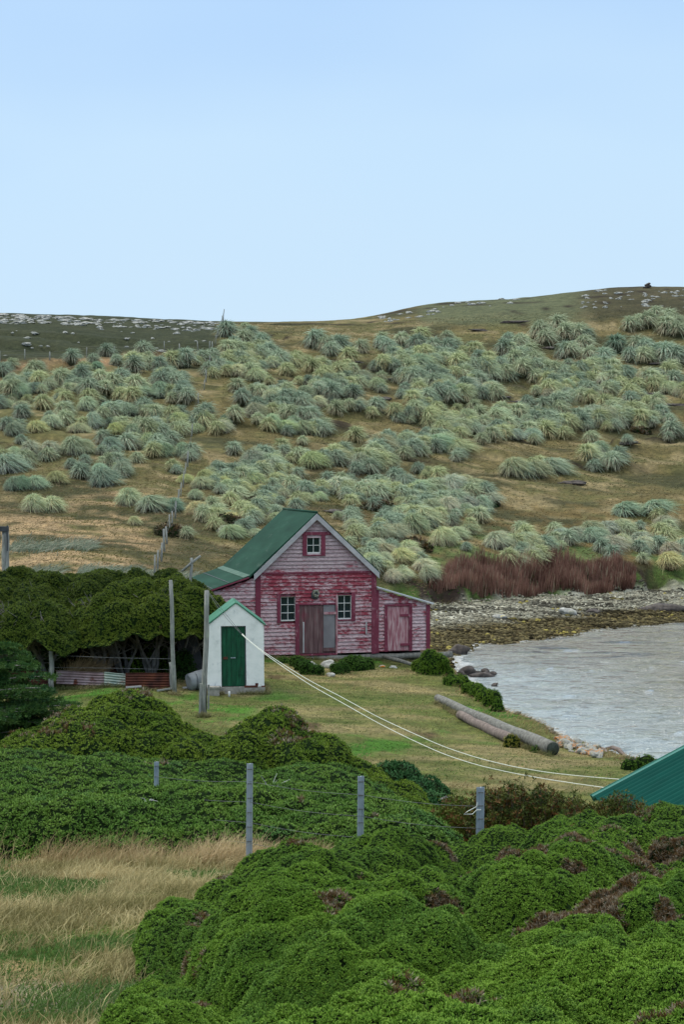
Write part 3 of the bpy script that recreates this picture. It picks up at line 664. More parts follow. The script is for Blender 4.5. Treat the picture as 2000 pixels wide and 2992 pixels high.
twiggy('twiggy_bush', 'yellowish green small bush just left of the shortest visible steel post', [(1350, 2330, 60), (1300, 2370, 50)], 23.5, 1, 62, [(.05, .10, .015), (.09, .14, .02), (.12, .14, .02)], 260)
twiggy('twiggy_bush', 'brown and green sprigged bush overlapping the lower edge of the corrugated green roof', [(1820, 2325, 55), (1880, 2360, 50), (1760, 2365, 60), (1930, 2400, 50), (1700, 2340, 50)], 21.5, 1, 63, BR, 700)
twiggy('twiggy_bush', 'low brown sprigs between the cushion shrub and the corner of the green roof', [(1960, 2418, 60), (2040, 2420, 60)], 21, 1, 64, BR, 160)

# ---------------------------------------------------------------- boathouse
HX = math.radians(14); D0 = 59.5; X0 = (747 - 1000) / F * D0; FLOOR = 1.05
house = empty('boathouse', (X0, D0, FLOOR), HX, 'faded red clapboard boathouse with green main roof, standing on logs by the water', 'boathouse')
def fu(px): # facade coordinate seen at px
    k = (px - 1000) / F; return (k * D0 - X0) / (math.cos(HX) - k * math.sin(HX))
def fzz(py, u): return pos(1000, py, D0 + u * math.sin(HX))[2] - FLOOR
UL, UR, ULL, ULR = 0.0, fu(1097), fu(585), fu(1257)
EAVE = 3.2; RIDGE = 5.42; UM = UR / 2; DEP = 6.0
rs = np.random.RandomState(3)
DOOR = (fu(874), fu(981), 0.0, fzz(1768, 1.7)); WIN1 = (fu(819), fu(863), fzz(1815, 1), fzz(1743, 1)); WIN2 = (fu(986), fu(1027), fzz(1809, 3.8), fzz(1738, 3.8))
WING = (fu(896), fu(936), fzz(1617, 2.4), fzz(1569, 2.4)); DOOR2 = (fu(1133), fu(1195), .03, fzz(1770, 5.8))
def boards(u0, u1, z0, z1, topf, opens, peelf, greyf, pitch=.148, left=None):
    """lapped boards facing -y; topf(u) limits the height"""
    out = []; z = z0
    while z < z1 - .01:
        zt = min(z + pitch, z1); a, b = u0, u1
        # ends where the slope cuts the middle of the board
        us = np.linspace(u0, u1, 400); okm = us[topf(us) > z + pitch * .35]
        if len(okm) == 0: break
        a, b = okm[0], okm[-1]
        okt = us[topf(us) > zt]
        at_, bt_ = (okt[0], okt[-1]) if len(okt) else ((a + b) / 2 - .01, (a + b) / 2 + .01)
        ivs = [(a, b)]
        for (o0, o1, oz0, oz1) in opens:
            if oz0 < zt - .03 and oz1 > z + .03:
                nv = []
                for (p, q) in ivs:
                    if o1 <= p or o0 >= q: nv.append((p, q))
                    else:
                        if o0 > p: nv.append((p, o0))
                        if o1 < q: nv.append((o1, q))
                ivs = nv
        for (p, q) in ivs:
            # break into board lengths so each has its own wear
            cuts = [p]
            while q - cuts[-1] > 1.9: cuts.append(cuts[-1] + 1.1 + rs.rand() * .8)
            cuts.append(q)
            for s, t in zip(cuts[:-1], cuts[1:]):
                if t - s < .02: continue
                pt = max(s, at_) if s == a else s; qt = min(t, bt_) if t == b else t
                jz = (rs.rand() - .5) * .012; dp = .052 + rs.rand() * .010
                zb = z + jz
                V = [(s, -dp, zb), (t, -dp, zb), (qt, -.004, zt + .012), (pt, -.004, zt + .012), (s, .01, zb), (t, .01, zb)]
                c = (max(peelf(z, s) + (rs.rand() - .5) * .12, 0), greyf(z), 0)
                out.append((np.array(V), np.array([(0, 1, 2, 3), (4, 5, 1, 0)]), c, 0, False))
        z = zt
    return out
gab = lambda u: np.where(u < UM, EAVE + (u / UM) * (RIDGE - EAVE), EAVE + ((UR - u) / (UR - UM)) * (RIDGE - EAVE)) - .02
pl = lambda z, u: .03 + (.04 if z < 1.4 else 0) - (.09 if 2.2 < z < 3.2 else 0) - (.04 if u > 3.5 else 0) + (.05 if u < 1 else 0)
bd = boards(UL, UR, 0, EAVE, lambda u: u * 0 + 9, [DOOR, WIN1, WIN2], pl, lambda z: 0)
bd += boards(UL, UR, EAVE, RIDGE, gab, [WING], lambda z, u: .22, lambda z: .85)
wall = build('wall', bd + [box(.02, UR - .02, .06, DEP, -.02, EAVE, (.0, 0, 0), 0), prism([(.02, EAVE), (UR - .02, EAVE), (UM, RIDGE - .03)], .06, DEP, (.2, .8, 0), 0)], M['clap'], house)
# side walls with boards
# left lean-to
tl = lambda u: 3.02 + (u - UL) * (.62 / 1.95)
bdl = boards(ULL + .06, UL - .03, 0, 3.1, tl, [], lambda z, u: .12, lambda z: .15)
lw = build('side_wall', bdl + [prism([(ULL + .08, -.02), (UL - .0, -.02), (UL - .0, 3.0), (ULL + .08, 2.34)], .013, DEP - .05, (0.05, 0, 0), 0)], M['clap'], house); lw['label'] = 'wall of the left lean-to with white peeling boards'
# right lean-to
tr = lambda u: 2.52 - (u - UR) * (.66 / (ULR - UR))
bdr = boards(UR + .03, ULR - .05, .02, 2.6, tr, [DOOR2], lambda z, u: .08 if u < 6 else .17, lambda z: 0, .135)
rw = build('side_wall', bdr + [prism([(UR + .0, 0), (ULR - .08, 0), (ULR - .08, 1.82), (UR + .0, 2.48)], .013, DEP - .05, (0, 0, 0), 0)], M['clap'], house); rw['label'] = 'wall of the right lean-to'
# roofs
def slab(u0, z0, u1, z1, y0, y1, t=.06, mi=0):
    n = nrm(np.array([-(z1 - z0), 0, u1 - u0])); n = n if n[2] > 0 else -n; o = n * t
    V = [(u0, y0, z0), (u1, y0, z1), (u1, y1, z1), (u0, y1, z0)]; V = np.array(V + [tuple(np.array(v) + o) for v in V])
    return (V, np.array([(3, 2, 1, 0), (4, 5, 6, 7), (0, 1, 5, 4), (1, 2, 6, 5), (2, 3, 7, 6), (3, 0, 4, 7)]), None, mi, False)
RO = .03; y0r, y1r = -.16, DEP + .2
kx, kz = -.30, 2.93 + .06
mr = [slab(kx, kz, UM, RIDGE + RO, y0r, y1r, .06)]
mr2 = [slab(UR + .14, EAVE - .13 + RO, UM, RIDGE + RO, y0r, y1r, .06)]
# felt lap strips
for k in range(1, 6):
    t = k / 6 + (.01 if k % 2 else -.01); u = kx + (UM - kx) * t; z = kz + (RIDGE + RO - kz) * t; du = .05
    mr.append(slab(u - .02, z + .062 - .02 * .93, u + .02, z + .062 + .02 * .93, y0r + .01, y1r - .01, .008, 1))
roof = build('roof', mr + mr2 + [tube([(UM, y0r, RIDGE + .11), (UM, y1r, RIDGE + .11)], .05, 8, None, 0, True)], [M['green_roof'], M['dark_metal']], house)
lr = [slab(ULL - .16, 2.36, kx + .03, kz + .05, y0r, y1r, .05), slab(kx - .20, kz - .02 + .05, kx + .10, kz + .085 + .05, y0r + .02, y1r - .02, .012, 1)]
for t in (.30, .62): 
    u = ULL - .16 + (kx - ULL + .16) * t; z = 2.36 + (kz + .05 - 2.36) * t; lr.append(slab(u - .014, z + .05, u + .014, z + .059, y0r + .01, y1r - .01, .008, 2))
o = build('lean_to_roof', lr, [M['green_roof'], M['felt_strip'], M['dark_metal']], house); o['label'] = 'green felt roof of the left lean-to'
o = build('lean_to_roof', [slab(UR + .03, 2.56, ULR + .12, 1.86, y0r - .02, DEP, .035)], M['tin'], house); o['label'] = 'pale tin roof of the right lean-to'
# barge boards
def barge(u0, z0, u1, z1, w=.17, y=-.20, t=.035):
    d = nrm(np.array([u1 - u0, 0, z1 - z0])); n = np.array([-d[2], 0, d[0]]); n = n if n[2] > 0 else -n
    V = []
    for yy in (y, y + t): V += [np.array([u0, yy, z0]), np.array([u1, yy, z1]), np.array([u1, yy, z1]) - np.array([0, 0, w / abs(d[0])]), np.array([u0, yy, z0]) - np.array([0, 0, w / abs(d[0])])]
    return (np.array(V), np.array([(0, 1, 2, 3), (7, 6, 5, 4), (0, 4, 5, 1), (1, 5, 6, 2), (2, 6, 7, 3), (3, 7, 4, 0)]), None, 0, False)
for s in (0, 1):
    build('barge_board', [barge(-.1 if s == 0 else UR + .13, EAVE - .06, UM, RIDGE + .055)], M['grey_trim'], house)
build('barge_board', [barge(ULL - .15, 2.40, kx, kz + .06, .05)], M['red_trim'], house)
build('barge_board', [barge(UR + .05, 2.57, ULR + .1, 1.88, .045)], M['grey_trim'], house)
# corner boards and string board
for a, w in ((-.02, .2), (UR - .16, .2)): build('corner_board', [box(a, a + w, -.075, -.045, -.06, EAVE + .02)], M['red_trim'], house)
build('corner_board', [box(ULR - .16, ULR, -.075, -.03, -.04, 1.83)], M['red_trim'], house)
build('corner_board', [box(ULL + .04, ULL + .16, -.075, -.03, -.04, 2.36)], M['red_trim'], house)
build('corner_board', [box(UR + .045, UR + .14, -.072, -.03, -.04, 2.45)], M['red_trim'], house)
build('string_board', [box(.19, UR - .17, -.068, -.03, EAVE - .06, EAVE + .005)], M['red_trim'], house)
# windows
def window(o_, cols_, rows, casing):
    u0, u1, z0, z1 = o_; w = build('window', [box(u0, u1, .012, .03, z0, z1)], M['glass'], house)
    t = .022; fr = [box(u0, u0 + .03, -.012, .018, z0, z1), box(u1 - .03, u1, -.012, .018, z0, z1), box(u0 + .03, u1 - .03, -.012, .018, z1 - .03, z1), box(u0 + .03, u1 - .03, -.016, .018, z0, z0 + .05)]
    for k in range(1, cols_): u = u0 + (u1 - u0) * k / cols_; fr.append(box(u - t / 2, u + t / 2, -.006, .016, z0 + .05, z1 - .03))
    for k in range(1, rows): z = z0 + (z1 - z0) * k / rows; fr.append(box(u0 + .03, u1 - .03, -.009, .0155, z - t / 2, z + t / 2))
    build('sash', fr, M['white_paint'], w); build('casing', casing, M['red_trim'], w); return w
u0, u1, z0, z1 = WIN1; window(WIN1, 2, 3, [box(u0 - .14, u0, -.078, -.03, z0 - .07, z1 + .1), box(u1, DOOR[0] - .165, -.076, -.03, z0 - .07, z1 + .1), box(u0 - .0, u1, -.073, -.03, z1, z1 + .03)])
u0, u1, z0, z1 = WIN2; window(WIN2, 2, 3, [box(u1, u1 + .15, -.078, -.03, z0 - .07, z1 + .1), box(u0, u1, -.073, -.03, z1, z1 + .03), box(u0, u1, -.078, -.03, z0 - .05, z0)])
u0, u1, z0, z1 = WING; window(WING, 2, 2, [box(u0 - .17, u0, -.078, -.03, z0 - .05, z1 + .08), box(u1 + .03, u1 + .19, -.078, -.03, z0 - .05, z1 + .08), box(u0 - .3, u1 + .42, -.082, -.032, z1 + .08, z1 + .2), box(u0 - .17, u1 + .19, -.083, -.03, z0 - .09, z0 - .05)])
# main door
u0, u1, z0, z1 = DOOR
du = (u1 - u0); sp_ = u0 + du * .66; pk = []
xs = np.linspace(u0, sp_, 6)
for k in range(5): pk.append(box(xs[k] + .004, xs[k + 1] - .004, -.03 - .004 * (k % 2), .01, .02, z1 - .01))
door = build('door', pk + [box(u0, u1, .011, .02, 0, z1)], M['door_wood'], house); door['label'] = 'wide brown plank door'
build('door_panel', [box(sp_ + .004, u1 - .03, -.045, -.005, .22, z1 - .02)], M['grey_panel'], door)
build('rail', [box(sp_ - .02, u1 + .02, -.06, -.04, .08, .21)], M['door_wood'], door)
build('strap_hinge', [box(sp_ + .02, u1 + .06, -.095, -.046, z1 - .38, z1 - .29)], M['door_pink'], door)
build('handle', [box(u0 + .14, u0 + .2, -.06, -.034, .05, 1.25)], M['grey_trim'], door)
build('door_frame', [box(u0 - .16, u0 - .002, -.082, -.0, -.05, z1 + .0), box(u0 - .16, u1 + .0, -.085, -.0, z1 + .003, z1 + .06), box(u0 - .02, u1 + .03, -.08, -.0, -.07, -.0)], M['red_trim'], house)
build('door_frame', [box(u1 + .002, WIN2[0] - .002, -.082, -.0, -.05, z1 + .38)], M['door_pink'], house)
# lean-to door
u0, u1, z0, z1 = DOOR2; xs = np.linspace(u0, u1, 6)
d2 = build('door', [box(xs[k] + .003, xs[k + 1] - .003, -.03 - .004 * (k % 2), .01, z0, z1) for k in range(5)], M['door_pink'], house); d2['label'] = 'narrow pink peeling door of the right lean-to'
build('strap_hinge', [box(u1 - .36, u1 + .04, -.092, -.036, z1 - .42, z1 - .33)], M['red_trim'], d2); build('strap_hinge', [box(u1 - .36, u1 + .04, -.092, -.036, .22, .31)], M['red_trim'], d2)
build('door_frame', [box(u0 - .13, u0 - .002, -.076, 0, 0, z1), box(u1 + .002, u1 + .13, -.076, 0, 0, z1), box(u0 - .13, u1 + .13, -.08, 0, z1 + .003, z1 + .07)], M['red_trim'], house)
build('bracket', [box(UR - .40, UR - .35, -.085, -.03, fzz(1852, 4.5), fzz(1816, 4.5))], M['grey_trim'], house)
# foundation logs
for (a, b_, z, r, y) in ((.6, 4.6, -.22, .14, .02), (4.4, 8.0, -.20, .12, .03), (-.1, 1.9, -.28, .12, .0)):
    n_p = 9; pts = [(a + (b_ - a) * k / (n_p - 1), y + .02 * math.sin(k * 2.1), z + .015 * math.sin(k * 1.7)) for k in range(n_p)]
    build('foundation_log', [tube(pts, [r * (1 + .02 * math.sin(k * 3)) for k in range(n_p)], 12, None, 0, rough=.06)], M['log'], house)
for yy in (1.5, 3.5, 5.5): build('foundation_log', [tube([(-2, yy, -.24), (7, yy, -.24)], .13, 10)], M['log'], house)
for u_ in (3.85, 4.5, 4.72): 
    build('pier', [xf(rock((.15, .16, .32), int(u_ * 9), 2, rough=.1), loc=(u_, .35, -.62))] if u_ < 4 else [box(u_ - .09, u_ + .11, .1, .35, -.95, -.33)], M['plinth'], house)
build('underfloor_shade', [box(.1, 7, 1.1, 1.2, -1.0, -.12)], M['dark'], house)  # near-black sheet standing in for the shade beneath the floor
# whale bone over the door
c_ = np.array([fu(922), -.06, fzz(1735, 2.2)])
vp = []
for k in range(10):
    a = 2 * math.pi * k / 10; vp.append((c_[0] + .11 * math.cos(a), c_[1] - .05 - .03 * math.sin(k * 1.9), c_[2] + .10 * math.sin(a)))
vp.append(vp[0]); bw = build('ornament', [tube(vp, .035, 6, None, 0, False, rough=.5), tube([(c_[0] - .12, c_[1] - .04, c_[2] + .11), (c_[0] + .1, c_[1] - .06, c_[2] + .13)], .04, 6, rough=.5), tube([(c_[0] - .08, c_[1] - .08, c_[2] - .03), (c_[0] + .09, c_[1] - .09, c_[2] - .08)], .03, 6, rough=.4)], M['rock'], None)
bw.parent = house; bw.name = 'skull_ornament'; bw.data.name = 'skull_ornament'
build('backing', [xf(rock((.17, .035, .21), 5, 2), loc=(c_[0] - .03, c_[1] + .0, c_[2] - .05))], M['dark_metal'], bw)

# stones and planks by the house
def stone(px, py, r, mat_, label, seed, D=None, name='boulder', sub=3):
    p = on_ground(px, py, 20, 120) if D is None else at(px, D)
    o = build(name, [rock(r, seed, sub)], M[mat_], None, (p[0], p[1], p[2] + (r[2] if not np.isscalar(r) else r) * .35)); return tag(o, label, 'boulder')
stone(965, 1950, (.32, .22, .2), 'rock', 'white boulder under the boathouse logs, right of the main door', 1)
stone(905, 1950, (.3, .22, .18), 'rock', 'grey white boulder half hidden by the leafy clump under the main door', 2)
stone(966, 1976, (.17, .12, .1), 'rock', 'small pale boulder on the grass in front of the main door', 3)
stone(1118, 1950, (.12, .1, .07), 'lichen_rock', 'small orange lichened stone beside the grey pier under the boathouse', 4)
stone(1150, 1952, (.16, .1, .07), 'rock', 'flat pale stone in front of the lean-to foundation', 5)
p1 = on_ground(1122, 1938, 30, 80); p2 = on_ground(1222, 1953, 30, 80)
tag(build('fallen_log', [tube([p1 + (0, .3, .22), (p1 + p2) / 2 + (0, .2, .17), p2 + (0, 0, .08)], [.07, .08, .06], 8, rough=.1)], M['log']), 'thin grey log slumped under the pink lean-to door', 'log')

def bush_px(label, spots, seed, cols, dens=420, sz=.042, name='bush', res=.06, ry=None, disp=((.5, .26), (.2, .10))):
    """spots: (px, top py, base py, half width px)"""
    L = []
    for (px, ty, by, w) in spots:
        g = on_ground(px, by, 18, 110); D = g[1]; t = pos(px, ty, D + (ry or w / F * D * .6)); rx = w / F * D
        L.append((g[0], D + (ry or rx * .6), rx, ry or rx * .75, max(t[2] - g[2], .12)))
    xs = [q[0] for q in L]; ys = [q[1] for q in L]; mr_ = max(max(q[2], q[3]) for q in L) + .4
    return shrub(name, label, 'bush', domes(L), (min(xs) - mr_, max(xs) + mr_, min(ys) - mr_, max(ys) + mr_), res, disp, dens, sz, cols, seed=seed, up=.3)
GD = [(.034, .095, .014), (.062, .14, .020), (.10, .19, .03)]; GB = [(.05, .12, .012), (.10, .19, .018), (.17, .26, .025)]
bush_px('dark green bush hanging under the boathouse logs, right of the main door', [(1035, 1920, 1960, 46), (1000, 1932, 1966, 24), (985, 1942, 1970, 16), (1072, 1930, 1957, 22)], 71, GD)
bush_px('dark green leafy clump under the left end of the main door', [(905, 1938, 1972, 26), (885, 1934, 1960, 20), (868, 1926, 1948, 20), (830, 1924, 1938, 22), (930, 1950, 1974, 14)], 72, GD)
bush_px('rounded leafy bush below the right end of the boathouse, at the water', [(1265, 1905, 1972, 42), (1225, 1930, 1962, 22), (1300, 1925, 1975, 26)], 73, GB)
bush_px('low leafy bush creeping along the bank below the boathouse', [(1330, 1972, 2004, 30), (1355, 1980, 2014, 32), (1385, 1992, 2028, 32), (1400, 2004, 2038, 24)], 74, GB)
bush_px('last leafy bush of the bank, beside a dry grass tuft', [(1418, 2014, 2052, 26), (1440, 2026, 2066, 26), (1455, 2036, 2080, 20)], 75, GB)
bush_px('yellow green cushion plant tucked against the big round log', [(1500, 2155, 2185, 24)], 76, [(.10, .13, .015), (.17, .18, .02), (.2, .2, .03)], 300, .045)
bush_px('little dark plant under the near end of the big round log', [(1580, 2185, 2200, 22)], 77, GD, 300, .045)
bush_px('green bush on the shore showing over the corrugated green roof edge', [(1850, 2225, 2250, 28), (1900, 2222, 2250, 30)], 78, GB, 220, .05)

# ---------------------------------------------------------------- outhouse
OD = 50.0; oz = pos(690, 2008, OD)[2]; ox = (605 - 1000) / F * OD
outh = empty('outhouse', (ox, OD, oz), math.radians(7), 'small whitewashed outhouse with green door and pale green roof edge', 'outhouse')
OW = 1.86; OE = pos(690, 1826, OD)[2] - oz; OA = pos(690, 1763, OD)[2] - oz; od = 1.7; dx0, dx1, dz1 = .46, 1.27, pos(690, 1830, OD)[2] - oz
def wallq(poly, y0, y1): return prism(poly, y0, y1)
build('wall', [wallq([(0, 0), (dx0, 0), (dx0 - .02, OE), (.03, OE)], 0, .14), wallq([(dx1, 0), (OW, 0), (OW - .04, OE), (dx1 - .02, OE)], 0, .14),
               wallq([(dx0 - .02, dz1), (dx1 - .02, dz1), (dx1 - .02, OE + .001), (dx0 - .02, OE + .001)], .001, .139),
               wallq([(.03, OE), (OW - .04, OE), (OW / 2, OA)], 0, .14),
               box(.0, .13, .14, od, 0, OE), box(OW - .14, OW, .14, od, 0, OE), prism([(0, 0), (OW, 0), (OW, OE), (OW / 2, OA), (0, OE)], od, od + .1)], M['white_wall'], outh)
build('plinth', [box(-.02, OW + .02, -.03, od + .12, -.45, -.004)], M['plinth'], outh)
build('broken_edge', [box(dx1 - .06, OW - .22, -.034, .02, -.03, .035), box(OW - .3, OW - .2, -.012, .02, .03, .11), box(OW - .1, OW + .02, -.033, .02, -.02, .02)], M['rust'], outh)
pts = []
for s in (-1, 1):
    cx = OW / 2; e0 = (cx + s * (OW / 2 + .03), OE - .03)
    pts.append(slab(e0[0], e0[1], cx, OA + .0, -.035, od + .15, .035))
build('roof', pts, M['mint'], outh)
dr = build('door', [box(dx0 + .015 + k * .155, dx0 + .015 + (k + 1) * .155 - .006, .05 - .004 * (k % 2), .09, .02, dz1 - .03) for k in range(5)], M['green_door'], outh)
build('door_frame', [box(dx0 - .03, dx0 + .012, .02, .1, 0, dz1 - .0), box(dx1 - .045, dx1 - .025, .02, .1, 0, dz1), box(dx0 - .03, dx1 - .02, .015, .1, dz1 - .028, dz1 - .001)], M['dark_metal'], outh)
for z in (.38, .95, 1.66): build('strap_hinge', [box(dx1 - .3, dx1 - .06, .03, .046, z, z + .05)], M['green_door'], dr)
build('latch', [box(dx0 + .30, dx0 + .46, .025, .046, .93, .96)], M['galv'], dr)
build('latch', [box(dx0 + .06, dx0 + .2, .025, .046, .9, .98)], M['rust'], dr)
p = at(669, 49.6); tag(build('jar', [tube([p + (0, 0, z) for z in (0, .10, .13, .18)], [.035, .035, .034, .03], 8)], M['white_paint']), 'small pale jar standing against the green outhouse door', 'jar')
bush_px('low green weeds at the foot of the outhouse door', [(665, 1998, 2022, 24), (700, 2008, 2025, 18)], 79, [(.05, .10, .03), (.09, .14, .04)], 260, .05)

# ---------------------------------------------------------------- poles and posts
def pole(name, label, cat, top, base, D, w, sides=10, mat_='wood', extra=None, grp=None, n=7):
    bx = (base[0] - 1000) / F * D; tx = (top[0] - 1000) / F * D; zt = pos(top[0], top[1], D)[2]; zb = gz(bx, D) - .15
    if len(base) > 1 and base[1]: zb = pos(base[0], base[1], D)[2] - .12
    pts = [np.array([bx + (tx - bx) * t, D, zb + (zt - zb) * t]) + np.array([.012 * math.sin(t * 9 + bx), .012 * math.cos(t * 7), 0]) * (w / .12) for t in np.linspace(0, 1, n)]
    loc = np.array(pts[0]); q = [p - loc for p in pts]
    rad = np.linspace(w * .56, w * .46, n)
    root = empty(name, tuple(loc), 0, label, cat, grp)
    build('shaft', [tube(q, rad, sides, rough=.10, seed=int(base[0]))], M[mat_], root)
    return root, loc, np.array(pts)
r, l, ppts = pole('clothes_pole', 'straight grey pole in front of the outhouse, splinted at its foot, holding the cords', 'pole', (605, 1725), (594, 2090), 45, .15, 4)
build('splint', [bar((-.13, .02, .0), (-.10, .02, 1.05), .07, .09, None, 0, (0, 1, 0)), bar((.12, -.02, .3), (.135, -.02, 1.02), .05, .08, None, 0, (0, 1, 0))], M['wood'], r)
POLETOP = ppts[-1]
r, l, pq = pole('leaning_pole', 'thin lichened pole by the right end of the rusty iron fence', 'pole', (498, 1695), (508, 2025), 49.5, .13, 8)
r, l, _ = pole('fence_post', 'short grey post standing close behind the thin lichened pole', 'fence post', (496, 1935), (500, 2015), 50.2, .09, 4)
r, l, _ = pole('fence_post', 'stout weathered post at the left end of the corrugated iron fence', 'fence post', (148, 1890), (147, 2002), 50, .16, 8)
build('wire', [tube([(0, -.03, 1.1), (2.0, .1, 1.0), (3.95, .2, .95)], .006, 4), tube([(0, -.03, .7), (2.0, .1, .66), (3.95, .2, .6)], .006, 4)], M['wire'], r)
r, l, _ = pole('gate_post', 'thick square grey post rising above the hedge with an iron bracket on top', 'post', (12, 1545), (22, 1760), 60, .30, 4)
H_ = pos(14, 1542, 60)[2] - l[2]
tx_ = (12 - 1000) / F * 60 - l[0]
build('bracket', [box(tx_ - .17, tx_ + .17, -.18, .0, H_ - .14, H_ + .06), box(tx_ + .12, tx_ + .16, -.2, -.12, H_ - .9, H_ + .1), box(tx_ - .17, tx_ - .14, -.2, -.12, H_ - .6, H_ + .05)], M['dark_metal'], r)
r, l, _ = pole('tee_post', 'crooked post with a tilted crossbar, behind the hedge beside the boathouse roof', 'post', (560, 1630), (551, 1760), 56, .12, 6)
a = pos(531, 1670, 56) - l; b_ = pos(586, 1624, 56) - l
build('crossbar', [tube([a, (a + b_) / 2 + (0, 0, .02), b_], [.05, .055, .045], 6, rough=.1)], M['wood'], r)

# cords from pole
def line3(pts, D0_, D1_, thick, mat_, name, label, cat, x0=None):
    P = []
    n = len(pts); xs = np.array([p[0] for p in pts], float)
    for k, (px, py) in enumerate(pts):
        t = (px - xs[0]) / (xs[-1] - xs[0]); P.append(pos(px, py, D0_ + (D1_ - D0_) * t))
    P = np.array(P); t = np.linspace(0, n - 1, n * 5); Q_ = np.stack([np.interp(t, np.arange(n), P[:, k]) for k in range(3)], 1)
    for _ in range(3): Q_[1:-1] = (Q_[:-2] + Q_[1:-1] * 2 + Q_[2:]) / 4
    return Q_
cA = line3([(605, 1724), (660, 1795), (714, 1860), (770, 1905), (900, 1987), (1000, 2037), (1100, 2093), (1200, 2139), (1300, 2183), (1400, 2216), (1500, 2240), (1600, 2257), (1700, 2268), (1813, 2277), (1960, 2290)], 44.9, 30, 0, 0, 0, 0, 0)
cB = line3([(605, 1727), (650, 1795), (714, 1862), (780, 1916), (900, 1998), (1000, 2053), (1100, 2110), (1200, 2160), (1300, 2205), (1400, 2237), (1500, 2259), (1600, 2277), (1700, 2292), (1766, 2301), (1900, 2320)], 44.9, 29, 0, 0, 0, 0, 0)
def cord(Q_, lab, seed):
    root = empty('clothes_line', tuple(Q_[0]), 0, lab, 'cord'); L_ = Q_ - Q_[0]; k = 10
    build('wire', [tube(L_[:k + 1], .007, 4)], M['wire'], root); build('white_cord', [tube(L_[k:], .0085, 6)], M['cord'], root)
cord(cA, 'upper of two white cords running from the grey pole down past the logs', 1)
cord(cB, 'lower of two white cords running from the grey pole down over the lawn', 2)

# corrugated iron fence
def corr(a, b, h, mat_, pitch=.085, amp=.018, seed=0, parent=None):
    a, b = np.array(a), np.array(b); n = 60; zs = np.linspace(0, h, n); d = nrm((b - a) * (1, 1, 0)); nn_ = np.array([d[1], -d[0], 0]); V = []
    m_ = 12
    for i, z in enumerate(zs):
        for k in range(m_ + 1):
            t = k / m_; p = a + (b - a) * t + np.array([0, 0, z]) + nn_ * (amp * math.sin(z / pitch * 6.283) + .02 * math.sin(t * 9 + seed)); V.append(p)
    V = np.array(V); V2 = V - nn_ * .004; N_ = len(V)
    q = np.array([(i * (m_ + 1) + k, i * (m_ + 1) + k + 1, (i + 1) * (m_ + 1) + k + 1, (i + 1) * (m_ + 1) + k) for i in range(n - 1) for k in range(m_)])
    return (np.concatenate([V, V2]), np.concatenate([q, q[:, ::-1] + N_]), None, 0, True)
def cpt(px, py, D): return pos(px, py, D)
o0 = cpt(165, 2000, 50.5); fence = empty('iron_fence', tuple(o0), 0, 'low fence of rusty corrugated iron sheets in front of the hedge', 'fence')
for (x0_, yb0, d0_, x1_, yb1, d1_, h_, mt, lab) in ((165, 1998, 50.6, 302, 2004, 50.2, .45, 'iron_mauve', 'mauve grey sheet'), (304, 2004, 50.1, 366, 2010, 50.3, .46, 'iron_pale', 'pale green rusty sheet'), (366, 2014, 49.9, 497, 2014, 50.3, .54, 'rust', 'dark rusty sheet')):
    s = build('corrugated_sheet', [corr(cpt(x0_, yb0, d0_) - o0, cpt(x1_, yb1, d1_) - o0, h_, 0, seed=x0_)], M[mt], fence); s['label'] = lab
s = build('corrugated_sheet', [corr(cpt(250, 2000, 52.4) - o0, cpt(360, 2000, 52.4) - o0, .6, 0, seed=5)], M['rust'], fence); s['label'] = 'rusty sheet standing behind the others'
s = build('corrugated_sheet', [corr(cpt(-40, 2000, 51) - o0, cpt(140, 2000, 51) - o0, .45, 0, seed=5)], M['rust'], fence); s['label'] = 'rusty sheet beyond the stout post'
# junk by the outhouse
p = at(568, 53); tag(build('metal_sheet', [(lambda q: xf(q, .15, tuple(p)))(bar((.0, 0, .0), (-.28, .5, 1.45), .75, .03, None, 0, (0, 1, .3)))], M['dark_metal']), 'dark grey metal sheet leaning in the shade left of the outhouse', 'sheet')
p = at(578, 50.6)
dm_ = empty('drum', tuple(p + (0, 0, .30)), .5, 'grey metal drum tipped over beside the outhouse', 'drum')
build('barrel', [tube([(-.35, 0, -.06), (-.33, 0, -.06), (0, 0, 0.02), (.33, 0, .1), (.35, 0, .1)], [.2, .29, .3, .29, .2], 18)], M['drum'], dm_)
for t in (-.15, .15): build('hoop', [tube([(t - .015, 0, t * .25 + .02), (t + .015, 0, t * .25 + .02)], .306, 18, cap=False)], M['dark_metal'], dm_)
rs = np.random.RandomState(8)
for k, (px, py, L, a_, lab) in enumerate(((615, 2008, .5, .3, 'pale broken board lying on the weathered block by the pole'), (600, 2015, .6, -.4, 'grey plank end lying behind the foot of the grey pole'), (560, 2014, .6, .15, 'white driftwood stick lying left of the grey pole'),
                                     (470, 2014, .7, .1, 'bleached stick in the litter below the rusty sheet'), (390, 2014, .5, -.05, 'pale flat stick at the foot of the rusty sheet'), (480, 2022, .5, .5, 'short grey board at the foot of the thin lichened pole'))):
    p = on_ground(px, py, 35, 60); d = np.array([math.cos(a_), math.sin(a_), .08]) * L / 2
    tag(build('scrap_board', [bar(-d, d, .13 if k < 2 else .06, .05)], M['wood' if k % 2 else 'grey_trim'], None, p + (0, 0, .08 + (.2 if k < 1 else 0))), lab, 'board')
p = on_ground(627, 2030, 35, 60); tag(build('block', [box(-.16, .16, -.15, .15, -.1, .22), box(-.18, .18, -.17, .17, .22, .27)], M['plinth'], None, tuple(p)), 'weathered block standing in the grass at the outhouse corner', 'block')

